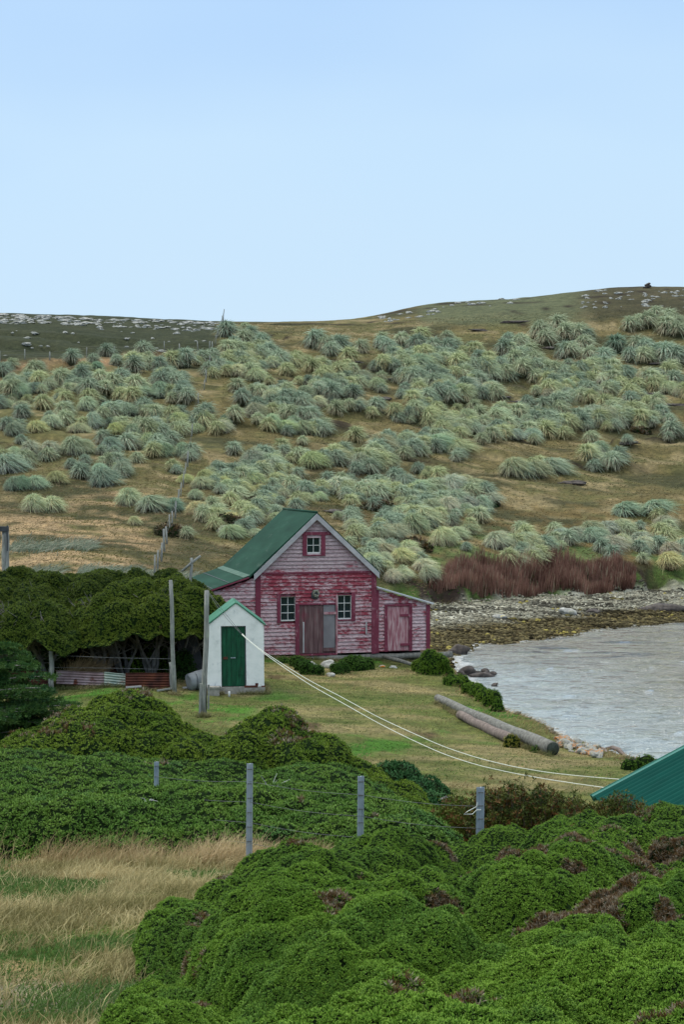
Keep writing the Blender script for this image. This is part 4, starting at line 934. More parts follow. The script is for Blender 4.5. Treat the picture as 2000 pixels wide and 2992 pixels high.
# ---------------------------------------------------------------- logs on the lawn
def biglog(name, label, a, b, r0, r1, mt, seed, ends=True):
    a, b = np.array(a), np.array(b); n = 24
    pts = [(a + (b - a) * t) - a + np.array([0, 0, -.03 * math.sin(t * 3.14) + .01 * math.sin(t * 17)]) for t in np.linspace(0, 1, n)]
    root = empty(name, tuple(a), 0, label, 'log')
    build('trunk', [tube(pts, np.linspace(r0, r1, n) * (1 + .008 * np.sin(np.arange(n) * 1.9)), 18, rough=.02, seed=seed)], M[mt], root)
    if ends:
        d = nrm(np.array(pts[-1]) - np.array(pts[-2])); e_ = np.array(pts[-1])
        build('cut_end', [tube([e_ + d * .003, e_ + d * .012], r1 * .93, 16)], M['log_end'], root)
a = pos(1280, 2046, 49.2); b_ = pos(1617, 2187, 41.0)
a[2] = max(a[2], gz(a[0], a[1]) + .12)
biglog('mooring_log', 'long straight grey log with a dark cut end, lying across the lawn edge', a, b_, .125, .195, 'log', 2)
a = pos(1345, 2098, 46.6); b_ = pos(1500, 2163, 42.9); a[2] = gz(a[0], a[1]) + .12; b_[2] = gz(b_[0], b_[1]) + .14
biglog('mooring_log', 'shorter reddish grey log lying below the long straight log', a, b_, .13, .15, 'log_red', 3, False)

# stones at the shore by the log: each its own
rs = np.random.RandomState(21); protos = [build('shore_stone', [rock((1, .75, .55), 30 + k, 2, flat=True, rough=.45)], M['lichen_rock' if k % 2 == 0 else 'lichen_rock2']) for k in range(6)]
made = 0
for k in range(64):
    px = 1632 + rs.rand() * 125; t = (px - 1632) / 125; py = 2172 + t * 28 + (rs.rand() - .5) * 36
    p = on_ground(px, py, 35, 60)
    if polydist(np.array([p[0]]), np.array([p[1]]), WPOLY)[0] > 0: continue
    src = protos[k % 6]; o = src if made < 6 and k < 6 else src.copy()
    if o is not src: COL.objects.link(o)
    s = .05 + .12 * rs.rand() ** 1.8; o.location = (p[0], p[1], p[2] + s * .35); o.scale = (s * 1.3, s, s); o.rotation_euler = (rs.rand() * .5, rs.rand() * .5, rs.rand() * 6); made += 1
    lich = (k % 2 == 0)
    tag(o, 'orange lichened stone on the shore just right of the dark log end' if lich else 'pale grey stone on the shore among the orange lichened ones', 'stone', 'orange lichened stones by the log end' if lich else 'pale stones by the log end')
# drooping driftwood by the stones
a, b_, c2 = pos(1728, 2186, 43), pos(1765, 2194, 42.2), pos(1778, 2240, 41.2)
for lab, off in (('dark driftwood branch arching over the pale shore stones', 0), ('second driftwood branch bending down to the grass near the green roof', .42)):
    pts = np.array([a, (a + b_) / 2 + (0, 0, .08), b_ + (0, 0, .05), (b_ + c2) / 2 + (.08, 0, .12), c2]) + np.array([off, 0, -.02])
    tag(build('driftwood', [tube(pts, [.04, .06, .065, .05, .03], 8, rough=.3)], M['log_red']), lab, 'driftwood')
p = pos(1800, 2205, 43)
tag(build('driftwood', [tube([pos(1770, 2228, 42.2), pos(1800, 2222, 42.6), pos(1862, 2252, 41.4)], [.03, .04, .03], 6, rough=.3)], M['grey_trim']), 'pale driftwood stick beside the bush over the green roof edge', 'driftwood')

# rocks in the water
for k, (px, py, r_, lab) in enumerate(((1372, 1970, (.42, .3, .22), 'jagged black rock in the shallows, left of its brown neighbour'), (1412, 1980, (.42, .28, .2), 'brown humped rock in the shallows below the boathouse'),
                                       (1444, 1972, (.13, .1, .08), 'small dark rock just right of the humped one in the water'), (1447, 2006, (.12, .1, .08), 'lone small rock awash nearer the bank'), (1418, 1966, (.16, .1, .1), 'small black rock tip behind the brown humped rock'),
                                       (1352, 1972, (.16, .14, .12), 'black rock tip nearest the bank bushes'))):
    x_, y_ = water_pt(px, py); tag(build('sea_rock', [rock(r_, 60 + k, 3, rough=.55)], M['rock_dark'], None, (x_, y_, .06)), lab, 'rock')
for k, (px, py, r_, mt, lab) in enumerate(((1662, 1796, (.5, .35, .28), 'rock', 'pale round boulder among the beach pebbles'), (1340, 1912, (.5, .3, .3), 'rock_dark', 'dark boulder at the water beyond the boathouse'),
                                       (1940, 1783, (1.3, .5, .3), 'rock_dark', 'long dark boulder on the pebble beach at the picture edge'), (1462, 1806, (.4, .3, .15), 'lichen_rock2', 'flat yellowish slab on the pebble beach'), (1735, 1790, (.4, .3, .15), 'rock_dark', 'low dark boulder on the pebble beach'))):
    stone(px, py, r_, mt, lab, 90 + k)

# beach pebbles (uncountable)
rs = np.random.RandomState(31); n = 22000; px = 1255 + rs.rand(n) * 850; D = 64 + rs.rand(n) * 32; x = (px - 1000) / F * D
wdn = -polydist(x, D, WPOLY); ok = (wdn > -.3) & (wdn < 10.6) & (D > 62) & (x > 3.9); x, D, wdn = x[ok], D[ok], wdn[ok]
z = ground(x, D); V0, T0 = ICO1; s = .035 + .085 * rs.rand(len(x)) ** 2.5; s *= 1 + .3 * (rs.rand(len(x)) < .03)
sc3 = np.stack([s * (1 + .6 * rs.rand(len(x))), s * (.8 + .4 * rs.rand(len(x))), s * (.5 + .3 * rs.rand(len(x)))], 1)
a = rs.rand(len(x)) * 6.283; Vv = V0[None] * sc3[:, None]; ca, sa = np.cos(a)[:, None], np.sin(a)[:, None]
VV = np.stack([Vv[..., 0] * ca - Vv[..., 1] * sa, Vv[..., 0] * sa + Vv[..., 1] * ca, Vv[..., 2]], -1) + np.stack([x, D, z + sc3[:, 2] * .4], 1)[:, None]
upz = sstep(3.0, 4.6, wdn + (fbm2(x, D, 2.2, 3, 8) - .5) * 4)
g = rs.rand(len(x)); dryc = np.stack([.085 + .28 * g, .08 + .265 * g, .062 + .21 * g], 1); wetc = np.stack([.045 + .13 * g ** 2, .037 + .11 * g ** 2, .02 + .055 * g ** 2], 1)
cc = wetc + (dryc - wetc) * upz[:, None]
yel = (rs.rand(len(x)) < .3) & (fbm2(x, D, 1.5, 2, 71) > .74); cc[yel] = (.32, .27, .08)
dkb = (fbm2(x, D, 3, 3, 73, .3) > .60); cc[dkb] *= .35
FF = (T0[None] + (np.arange(len(x)) * len(V0))[:, None, None]).reshape(-1, 3)
tag(build('beach_pebbles', [(VV.reshape(-1, 3), FF, np.repeat(cc, len(V0), 0), 0, False)], M['core']), 'grey and yellow pebble beach with dark weed toward the water', 'pebbles', kind='stuff')
# stones of the near bank
rs = np.random.RandomState(32); n = 900; t = rs.rand(n); pts = []
bk = [water_pt(*p) for p in ((1465, 2075), (1500, 2094), (1600, 2134), (1650, 2158), (1700, 2190), (1790, 2218), (1850, 2240), (2000, 2290))]
bk = np.array(bk); q = rs.rand(n) * (len(bk) - 1); i = q.astype(int); f_ = (q - i)[:, None]; P2 = bk[i] * (1 - f_) + bk[i + 1] * f_ + rs.randn(n, 2) * .35
z = ground(P2[:, 0], P2[:, 1]); s = .03 + .07 * rs.rand(n) ** 2; VV = V0[None] * (s[:, None] * np.array([1.3, 1, .7]))[:, None] + np.stack([P2[:, 0], P2[:, 1], z + s * .3], 1)[:, None]
g = rs.rand(n, 1); cc = np.array([.12, .11, .09]) + np.array([.35, .33, .3]) * g ** 2
FF = (T0[None] + (np.arange(n) * len(V0))[:, None, None]).reshape(-1, 3)
tag(build('bank_rubble', [(VV.reshape(-1, 3), FF, np.repeat(cc, len(V0), 0), 0, False)], M['core']), 'small stones and weed along the near water edge', 'rubble', kind='stuff')

# ---------------------------------------------------------------- corrugated green roof
sA = pos(1741, 2329, 29.0); shed = empty('shed', tuple(sA), 0, 'shed with dark green corrugated iron roof, cut by the right edge', 'shed')
pit = math.radians(28); Ls = 4.2; Wd = 7.5; n = int(Wd / .023)
ys = np.linspace(0, Wd, n); prof = .03 * np.sin(ys / .23 * 6.2832)
u = np.array([math.cos(pit), 0, math.sin(pit)]); nn_ = np.array([-math.sin(pit), 0, math.cos(pit)])
V = np.concatenate([np.array([0, -y, 0]) + np.outer([-.0, Ls], u) + nn_ * p for y, p in zip(ys, prof)])
q = np.array([(2 * i, 2 * i + 1, 2 * i + 3, 2 * i + 2) for i in range(n - 1)])
V2 = V - nn_ * .02
rf = build('roof', [(np.concatenate([V, V2]), np.concatenate([q[:, ::-1], q + len(V)]), None, 0, True)], M['green_iron'], shed)
fl = [bar(u * -.05 + np.array([0, .04, .02]), u * Ls + np.array([0, .04, .02]), .16, .05, None, 0, tuple(nn_)), bar(u * -.05 + np.array([0, .125, -.03]), u * Ls + np.array([0, .125, -.03]), .02, .16, None, 0, tuple(nn_))]
build('flashing', fl, M['green_flash'], rf)
s1, s2 = u * 2.05 + np.array([0, -1.15, 0]), u * 2.5 + np.array([0, -.9, 0])
build('scratch', [tube([s1 + nn_ * .03, (s1 * .6 + s2 * .4) + nn_ * .03 + np.array([.02, .02, 0]), s2 + nn_ * .03], [.006, .012, .006], 4)], M['tin'], rf)
gzs = gz(sA[0], sA[1]) - sA[2] - .4
build('wall', [box(.25, 7.0, -7.3, -.12, gzs, .02), prism([(.25, .021), (7.0, .021), (3.6, 1.72)], -7.3, -.12)], M['green_iron'], shed)
V = np.concatenate([np.array([2 * math.cos(pit) * Ls, -y, 0]) + np.outer([0, Ls], u * (-1, 1, 1)) + nn_ * (-1, 1, 1) * p for y, p in zip(ys, prof)])
r2 = build('roof', [(V, q, None, 0, True)], M['green_iron'], shed)

# ---------------------------------------------------------------- steel fence in front
fr_ = empty('steel_fence', tuple(at(730, 19.3)), 0, 'wire fence on four galvanised steel posts standing in the green shrubs', 'fence')
fo_ = np.array(fr_.location); tops = []
def star(a, b, w):
    out = []
    d = nrm(np.array(b) - np.array(a))
    for ang in (90, 210, 330):
        r_ = np.array([math.cos(math.radians(ang)), math.sin(math.radians(ang)), 0]) * w / 2
        out.append(bar(np.array(a) + r_ * .5, np.array(b) + r_ * .5, w * .5 if False else .006 if ang != 90 else .02, w * .62, None, 0, tuple(r_)))
    return out
for (px, ty, D, w) in ((455, 2226, 23.5, .042), (730, 2231, 19.3, .046), (1053, 2268, 18.6, .046), (1403, 2300, 18.0, .055)):
    t = pos(px, ty, D); g = gz(t[0], D); a = np.array([t[0] + (.0 if px != 730 else -.01), D, g - .1]) - fo_; b_ = t - fo_; b_[0] = a[0] + .012
    # folded steel section: two flanges and a web
    po = build('post', [bar(a, b_, .010, w, None, 0, (0, 1, 0)), bar(a + (-w * .45, 0, 0), b_ + (-w * .45, 0, 0), .9 * w, .008, None, 0, (0, 1, 0)), bar(a + (w * .45, .01, 0), b_ + (w * .45, .01, 0), .78 * w, .008, None, 0, (0, 1, 0))], M['galv'], fr_)
    hs = [bar(a + (b_ - a) * q_ + (-.03, -w * .4, 0), a + (b_ - a) * q_ + (.03, -w * .4, 0), .012, .012) for q_ in np.linspace(.3, .95, 6)]
    build('clip', hs, M['wire'], po); tops.append(b_)
for dz in (.22, .48, .74, 1.0):
    P = []
    for a, b_ in zip(tops[:-1], tops[1:]):
        for t in np.linspace(0, 1, 9)[:-1]: P.append(a + (b_ - a) * t + np.array([0, -.03, -dz - .03 * math.sin(t * 3.14)]))
    P.append(tops[-1] + np.array([0, -.03, -dz])); build('wire', [tube(P, .0025, 4)], M['wire'], fr_)
a = tops[-1] + (0, -.04, -.26); build('wire_tie', [tube([a, a + (-.05, 0, .0), a + (-.10, 0, -.05), a + (-.2, 0, -.05), a + (-.16, 0, -.02), a + (-.05, 0, .04), a + (-.04, 0, .09)], .005, 5)], M['cord'], fr_)
# dead stalks in the shrub
rs = np.random.RandomState(77)
for (px, py, n, lab) in ((790, 2340, 30, 'spray of bleached dead stalks lying on the dark shrub right of the tall steel post'), (430, 2372, 5, 'few pale dead twigs below the farthest steel post'), (1265, 2370, 14, 'bleached dead stalks between the sloping mound and the yellowish bush')):
    x_, y_ = seen_on(px, py, mid_h, 19.5, 33); z_ = gz(x_, y_) + max(float(mid_h(np.array([x_]), np.array([y_]))[0]), 0) + .12; tb = []
    for k in range(n):
        an = rs.rand() * 3.14; L = (.15 + .40 * rs.rand()) * (.4 if n < 8 else 1); d = np.array([math.cos(an) * .9, .3 * rs.randn(), .15 + .5 * math.sin(an) * rs.rand()]); tb.append(tube([(0, 0, 0), d * L * .5 + (0, 0, .03), d * L], [.007, .005, .003], 3, cap=False))
    tag(build('dead_stalks', tb, M['grey_trim'], None, (x_, y_, z_)), lab, 'dead stalks')

# ---------------------------------------------------------------- hill fences
def hillfence(label, pxs, h, w, wires=(.9, .55)):
    pts = [on_ground(px, py, 60, 215) for px, py in pxs]; o0 = pts[0]; root = empty('wire_fence', tuple(o0), 0, label, 'fence'); tp = []
    rs = np.random.RandomState(len(pxs))
    for k, p in enumerate(pts):
        hh = h * (.85 + .3 * rs.rand()); lx = (rs.rand() - .5) * .12
        a = p - o0 + (0, 0, -.15); b_ = p - o0 + (lx, 0, hh); tp.append((a, b_)); ww = w * (.8 + .5 * rs.rand())
        build('post', [tube([a, (a + b_) / 2, b_], [ww / 2, ww / 2, ww * .45], 6, rough=.2, seed=k)], M['wood'], root)
    for f_ in wires:
        P = [a + (b_ - a) * f_ for a, b_ in tp]; build('wire', [tube(P, .006, 3, cap=False)], M['wire'], root)
    return root
hp = [(452, 1690), (460, 1668), (471, 1640), (480, 1612), (488, 1590), (496, 1565), (503, 1545), (512, 1515), (520, 1485), (528, 1452), (535, 1425), (541, 1395), (548, 1365), (556, 1330), (560, 1275),
      (566, 1230), (580, 1180), (597, 1140), (602, 1118), (607, 1095), (612, 1070), (616, 1050), (620, 1030), (630, 1010), (636, 990), (641, 975), (646, 960), (650, 948)]
hillfence('old post and wire fence climbing the hill behind the hedge to the ridge', hp, 1.1, .10)
hillfence('faint wire fence crossing below the dark rocky turf', [(0, 1052), (72, 1052), (145, 1052), (205, 1050), (252, 1046), (335, 1040), (410, 1036), (480, 1030), (525, 1028), (578, 1024), (612, 1022)], 1.0, .11)
p = on_ground(652, 944, 100, 230); r = empty('ridge_post', tuple(p), 0, 'tall thin post on the skyline where the hill fence ends', 'post')
build('shaft', [tube([(0, 0, -.2), (.05, 0, 1.1), (.16, 0, 1.75)], [.08, .06, .05], 6)], M['wood'], r)
p = on_ground(1895, 842, 100, 240)
cn_ = empty('cairn', tuple(p), 0, 'little stone cairn standing on the skyline', 'cairn')
for k in range(6): build('stone', [xf(rock((.42 - .04 * k, .3, .17), 200 + k, 2), loc=((k % 3 - 1) * .3 * (1 - k / 9), 0, .10 + .10 * k))], M['rock_dark'], cn_)

# ---------------------------------------------------------------- pale rocks on ridge
rs = np.random.RandomState(41); rp = [build('ridge_rock', [rock((1, .8, .55), 300 + k, 2, flat=True, rough=.9)], M['rock']) for k in range(6)]
cnt = [0]
def place_rock(px, py, s, label, grp, flat=1.0):
    p = on_ground(px, py, 60, 225); k = cnt[0]; o = rp[k] if k < 6 else rp[k % 6].copy()
    if k >= 6: COL.objects.link(o)
    o.location = tuple(p + (0, 0, s * .05)); o.scale = (s * (.9 + rs.rand()), s * .8, s * flat); o.rotation_euler = (0, 0, (rs.rand() - .5) * .8); cnt[0] += 1
    tag(o, label, 'rock', grp)
for k in range(210):
    t = rs.rand(); px = t * 660; py = 918 + 26 * t + 2 + rs.rand() ** 1.6 * 26
    place_rock(px, py, .14 + .34 * rs.rand() ** 1.5, 'bleached rock of the pale outcrop along the left skyline', 'rocks of the left skyline outcrop', .7)
for k in range(42):
    px = rs.rand() * 610; py = 955 + rs.rand() ** 1.4 * 85
    place_rock(px, py, .10 + .22 * rs.rand() ** 2, 'pale rock scattered on the dark turf below the left skyline', 'rocks on the dark turf')
for k in range(30):
    px = 1120 + rs.rand() ** 1.5 * 420; t = (px - 1120) / 420; py = 922 - 52 * min(t * 1.6, 1) + 4 + rs.rand() * 22
    place_rock(px, py, .12 + .24 * rs.rand(), 'pale rock where the skyline begins to rise', 'rocks where the skyline rises')
for k in range(60):
    px = 1700 + rs.rand() * 320; py = 846 + rs.rand() * 55
    place_rock(px, py, .12 + .26 * rs.rand() ** 1.5, 'grey rock on the high ground around the skyline cairn', 'rocks on the high ground')

# ---------------------------------------------------------------- tussock grass
def tussock_mesh(seed, nb=900, wide=1.0, lobes=1):
    rs = np.random.RandomState(seed); parts = []
    for lb in range(lobes):
        ox_ = 0 if lobes == 1 else (lb / (lobes - 1) - .5) * 1.1; oy_ = 0 if lobes == 1 else rs.randn() * .2; sc_ = 1 if lobes == 1 else .72
        n = nb // lobes; a = rs.rand(n) * 6.283; el = np.arcsin(rs.rand(n) ** .8); out = np.stack([np.cos(a), np.sin(a), 0 * a], 1)
        root = np.stack([np.cos(a) * .26 * wide * np.cos(el), np.sin(a) * .26 * np.cos(el), .40 + .55 * np.sin(el)], 1) * sc_
        d = out * (np.cos(el) * .9)[:, None] + np.array([0, 0, 1.0]) * (.35 + .75 * np.sin(el))[:, None] + rs.randn(n, 3) * .27
        L = (.60 + .4 * rs.rand(n)) * sc_; bend = out * .16 + np.array([.30, 0, 0]) + np.array([0, 0, -1.0]) * (.55 + .5 * rs.rand(n))[:, None]
        h = rs.rand(n); g1 = np.array([.24, .285, .185]); g2 = np.array([.56, .60, .45]); st_ = np.array([.60, .53, .36])
        c = g1 + (g2 - g1) * h[:, None]; dd = rs.rand(n) < .16; c[dd] = st_
        root += np.array([ox_, oy_, 0])
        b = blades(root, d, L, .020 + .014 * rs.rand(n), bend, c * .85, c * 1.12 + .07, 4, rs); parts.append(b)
        n2 = int(n * .30); a = rs.rand(n2) * 6.283; out = np.stack([np.cos(a), np.sin(a), 0 * a], 1); hh = .15 + .62 * rs.rand(n2)
        root = out * (.30 + .1 * rs.rand(n2))[:, None] * np.array([wide, 1, 1]) * sc_ + np.array([ox_, oy_, 0]); root[:, 2] = hh * sc_
        g = rs.rand(n2)[:, None]; c = np.array([.22, .19, .16]) + np.array([.26, .23, .19]) * g
        parts.append(blades(root, out * .8 + np.array([0, 0, .15]), (.3 + .25 * rs.rand(n2)) * sc_, .03 + .02 * rs.rand(n2), np.tile(np.array([0, 0, -1.1]), (n2, 1)), c, c * 1.05, 3, rs))
        V, T = ICO2; parts.append((V * np.array([.42 * wide, .42, .72]) * sc_ + np.array([ox_, oy_, .22]), T, (.05, .045, .03), 0, True))
    m_ = build('tussock_grass', parts, M['tussock']); return m_
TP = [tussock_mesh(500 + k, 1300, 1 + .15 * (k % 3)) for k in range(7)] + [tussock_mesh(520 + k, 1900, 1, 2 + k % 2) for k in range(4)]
tcount = [0]; used = set(); placed = []; overflow = []
def put_tussock(px, py, wpx, tint, label, grp, flat=1.0, kind=None):
    if tcount[0] >= 296:
        overflow.append((px, py, wpx, tint)); return
    placed.append((px, py)); p = on_ground(px, py, 60, 215); s = wpx * .84 / F * p[1] / 1.62; k = rs.randint(0, 7) if kind is None else kind
    if wpx > 95 and kind is None: k = 7 + rs.randint(0, 4)
    src = TP[k]
    if k in used: o = src.copy(); COL.objects.link(o)
    else: o = src; used.add(k)
    o.location = tuple(p + (0, 0, -.03)); q_s = .8 + .55 * rs.rand() ** 1.3; o.scale = (s * q_s, s, s * (.72 + .36 * rs.rand()) * flat); o.rotation_euler = ((rs.rand() - .5) * .16, (rs.rand() - .5) * .22, (rs.rand() - .5) * 1.6)
    v = .85 + .35 * rs.rand(); t = np.array(tint) * v * (1 + .14 * (rs.rand(3) - .5)); o.color = (*t, 1); tcount[0] += 1
    tag(o, label, 'tussock grass', grp, 'thing')
BLUE = (.90, 1.02, 1.0); DKG = (.62, .78, .74); PALE = (1.10, 1.12, 1.0); YEL = (1.18, 1.16, .78); STR = (1.3, 1.15, .9); MIX = (1.0, 1.03, .90)
K_ = 1.2755; rs = np.random.RandomState(51)
GR = {'ul': ('tussock on the upper slope left of the hill fence', 'tussocks left of the hill fence, upper slope'),
      'll': ('drooping tussock on the lower slope left of the hill fence', 'tussocks left of the hill fence, lower slope'),
      'top': ('tussock just below the ridge, right of the hill fence', 'tussocks below the ridge'),
      'um': ('tussock on the upper middle of the hill, high above the boathouse', 'tussocks of the upper middle hill'),
      'ur': ('tussock on the upper hill at the right', 'tussocks of the upper right hill'),
      'lm': ('wind combed tussock on the mid slope above the boathouse', 'tussocks of the mid slope'),
      'yel': ('tussock in the bright yellowish patch left above the boathouse roof', 'tussocks of the bright patch'),
      'lr': ('tussock on the low slope between boathouse gable and reeds', 'tussocks of the low slope at right'),
      'rr': ('tussock standing above the brown reeds at the right', 'tussocks above the reeds')}
def strip(g, x0, y0, x1, y1, n, w, tint, jy=9, jx=8):
    for k in range(n):
        t = (k + .5) / n if n > 1 else .5; tt = tint[rs.randint(len(tint))] if isinstance(tint, list) else tint
        put_tussock((x0 + (x1 - x0) * t + rs.randn() * jx) * K_, (y0 + (y1 - y0) * t + rs.randn() * jy) * K_, w * K_ * (.85 + .35 * rs.rand()), tt, *GR[g])
rows_ = (('ll', 20, 1120, 60, 1122, 2, 52, DKG, 1, 1), ('ll', 62, 1118, 90, 1116, 1, 50, BLUE, 1, 1), ('ll', 0, 1080, 30, 1085, 1, 60, BLUE, 1, 1), ('ll', 125, 1104, 126, 1105, 1, 52, STR, 0, 0), ('ll', 92, 1170, 92, 1170, 1, 82, MIX, 0, 0),
          ('ll', 232, 1112, 240, 1112, 1, 62, DKG, 0, 0), ('ll', 276, 1088, 278, 1088, 1, 52, BLUE, 0, 0), ('ll', 226, 1082, 226, 1082, 1, 40, BLUE, 0, 0), ('ll', 292, 1156, 292, 1156, 1, 84, MIX, 0, 0), ('ll', 345, 1168, 346, 1168, 1, 66, BLUE, 0, 0), ('ll', 396, 1170, 396, 1170, 1, 60, DKG, 0, 0),
          ('ll', 305, 1202, 306, 1202, 1, 30, YEL, 0, 0), ('ll', 90, 1042, 90, 1042, 1, 74, MIX, 0, 0), ('ll', 150, 1038, 200, 1038, 2, 58, MIX, 1, 1), ('ll', 30, 1045, 30, 1045, 1, 50, BLUE, 0, 0), ('ul', 210, 840, 430, 845, 8, 30, DKG), ('ul', 130, 868, 182, 868, 2, 34, DKG), ('ul', 0, 868, 60, 878, 3, 34, BLUE), ('ul', 15, 898, 330, 898, 9, 42, [DKG, BLUE, MIX]), ('ul', 300, 908, 430, 895, 4, 44, [DKG, BLUE, PALE]),
          ('ul', 0, 925, 130, 935, 4, 42, [MIX, BLUE]), ('ul', 190, 945, 400, 960, 6, 44, [BLUE, DKG, MIX]), ('ul', 10, 985, 410, 985, 9, 48, [BLUE, DKG, YEL, MIX]), ('ul', 240, 1022, 430, 1045, 6, 52, [BLUE, MIX, DKG]), ('ul', 380, 870, 440, 880, 2, 36, DKG),
          ('top', 505, 775, 600, 800, 5, 40, [PALE, BLUE]), ('top', 520, 818, 600, 828, 3, 42, PALE), ('top', 580, 842, 670, 845, 4, 42, [PALE, BLUE]), ('top', 490, 866, 585, 868, 4, 42, [BLUE, PALE]),
          ('um', 580, 898, 740, 905, 5, 44, [PALE, BLUE]), ('um', 600, 935, 740, 945, 5, 50, [PALE, BLUE]), ('um', 425, 988, 512, 988, 3, 44, PALE, 1), ('um', 560, 975, 745, 990, 6, 52, [PALE, MIX, BLUE]),
          ('um', 700, 800, 830, 812, 5, 48, [BLUE, PALE]), ('um', 860, 805, 985, 812, 5, 42, [PALE, BLUE]), ('um', 870, 845, 1000, 852, 5, 46, [BLUE, PALE]), ('um', 705, 846, 775, 846, 3, 38, PALE), ('um', 745, 888, 870, 885, 5, 44, [BLUE, MIX]),
          ('um', 815, 926, 855, 926, 2, 36, PALE), ('um', 935, 888, 1155, 888, 8, 44, [PALE, BLUE]), ('um', 950, 935, 1050, 935, 4, 46, [BLUE, DKG]),
          ('ur', 1020, 775, 1020, 775, 1, 32, MIX), ('ur', 1150, 795, 1215, 795, 3, 38, [BLUE, PALE]), ('ur', 1225, 765, 1330, 772, 5, 48, PALE), ('ur', 1430, 745, 1568, 765, 6, 44, [PALE, MIX]), ('ur', 1490, 722, 1568, 735, 3, 40, PALE),
          ('ur', 1010, 835, 1130, 838, 4, 42, [PALE, BLUE]), ('ur', 1150, 845, 1265, 850, 5, 40, [MIX, BLUE]), ('ur', 1275, 812, 1400, 825, 5, 46, [PALE, BLUE]), ('ur', 1400, 812, 1568, 830, 7, 50, [BLUE, PALE, DKG]),
          ('ur', 1240, 882, 1330, 882, 4, 44, [DKG, BLUE]), ('ur', 1335, 860, 1420, 870, 4, 44, [PALE, BLUE]), ('ur', 1242, 918, 1330, 918, 4, 44, [BLUE, PALE]), ('ur', 1420, 880, 1568, 895, 6, 48, [DKG, BLUE, PALE]),
          ('lm', 960, 965, 1480, 965, 14, 50, [BLUE, PALE, MIX]), ('lm', 1000, 1002, 1240, 1004, 6, 54, [PALE, BLUE]), ('lm', 1340, 965, 1480, 960, 4, 50, [BLUE, PALE]), ('lm', 560, 1055, 660, 1090, 3, 62, [BLUE, MIX]), ('lm', 700, 1060, 860, 1080, 5, 58, [MIX, (1.05, 1.2, .88)]),
          ('lm', 860, 1025, 1060, 1035, 5, 58, [MIX, BLUE]), ('lm', 795, 1135, 870, 1140, 2, 84, BLUE), ('lm', 900, 1118, 1050, 1145, 4, 66, BLUE), ('lm', 1150, 1080, 1225, 1105, 3, 56, MIX), ('lm', 1265, 1092, 1265, 1092, 1, 72, BLUE), ('lm', 1330, 1062, 1380, 1030, 3, 50, [PALE, BLUE]), ('lm', 1403, 1085, 1403, 1085, 1, 36, MIX),
          ('ur', 1500, 955, 1540, 1005, 2, 34, PALE), ('yel', 420, 1100, 640, 1105, 8, 46, YEL), ('yel', 425, 1135, 630, 1142, 7, 48, [YEL, PALE]), ('yel', 430, 1175, 640, 1195, 7, 46, [YEL, MIX]), ('yel', 485, 1225, 640, 1240, 4, 44, [PALE, YEL]), ('yel', 640, 1130, 740, 1150, 4, 44, [YEL, MIX]),
          ('lm', 870, 1180, 1080, 1190, 6, 56, [BLUE, PALE]), ('lr', 850, 1232, 1100, 1238, 7, 56, [PALE, MIX]), ('lr', 815, 1280, 980, 1310, 6, 52, [PALE, YEL]), ('lr', 840, 1262, 930, 1270, 3, 50, PALE), ('lr', 790, 1210, 830, 1240, 2, 50, PALE),
          ('rr', 1130, 1258, 1270, 1256, 5, 56, [PALE, MIX]), ('rr', 1275, 1218, 1430, 1222, 5, 62, [BLUE, MIX]), ('rr', 1470, 1178, 1470, 1178, 1, 92, BLUE), ('rr', 1340, 1250, 1480, 1245, 4, 56, [PALE, BLUE]), ('rr', 1535, 1305, 1535, 1305, 1, 64, YEL), ('rr', 1490, 1210, 1530, 1215, 2, 46, PALE))
extra_rows = (('lr', 1000, 1150, 1110, 1180, 4, 56, [PALE, BLUE]), ('lm', 1040, 1120, 1130, 1140, 3, 50, [PALE, MIX]), ('rr', 1160, 1285, 1240, 1290, 3, 44, PALE), ('rr', 1480, 1270, 1568, 1265, 4, 52, [PALE, BLUE]), ('lr', 880, 1330, 990, 1320, 3, 44, PALE))
for a in sorted(rows_ + extra_rows, key=lambda r: -(r[2] + r[4])): strip(*a)
print('tussocks', tcount[0])
rs = np.random.RandomState(58); tiny = []
def small_tussock(seed, nb=400):
    r_ = np.random.RandomState(seed); n = nb; a = r_.rand(n) * 6.283; el = np.arcsin(r_.rand(n) ** .8); out = np.stack([np.cos(a), np.sin(a), 0 * a], 1)
    root = np.stack([np.cos(a) * .26 * np.cos(el), np.sin(a) * .26 * np.cos(el), .35 + .55 * np.sin(el)], 1)
    d = out * (np.cos(el) * .9)[:, None] + np.array([0, 0, 1.0]) * (.35 + .75 * np.sin(el))[:, None] + r_.randn(n, 3) * .24
    c = np.array([.22, .27, .19]) + np.array([.30, .30, .24]) * r_.rand(n, 1)
    b = blades(root, d, .45 + .5 * r_.rand(n), .035 + .02 * r_.rand(n), out * .16 + np.array([.26, 0, -1.0]) * (.5 + .6 * r_.rand(n))[:, None], c * .85, c * 1.12 + .06, 3, r_)
    n2 = 130; a = r_.rand(n2) * 6.283; out = np.stack([np.cos(a), np.sin(a), 0 * a], 1); rt = out * .34; rt[:, 2] = .15 + .6 * r_.rand(n2); c2 = np.array([.24, .21, .16]) + np.array([.26, .23, .18]) * r_.rand(n2, 1)
    b2 = blades(rt, out * .8 + np.array([0, 0, .15]), .35 + .25 * r_.rand(n2), .05 + .03 * r_.rand(n2), np.tile(np.array([0, 0, -1.1]), (n2, 1)), c2, c2, 2, r_)
    V, T = ICO2; return b, b2, (V * np.array([.40, .40, .66]) + np.array([0, 0, .20]), T, (.09, .085, .055), 0, True)
ST = [small_tussock(900 + k) for k in range(8)]; big = np.array(placed)
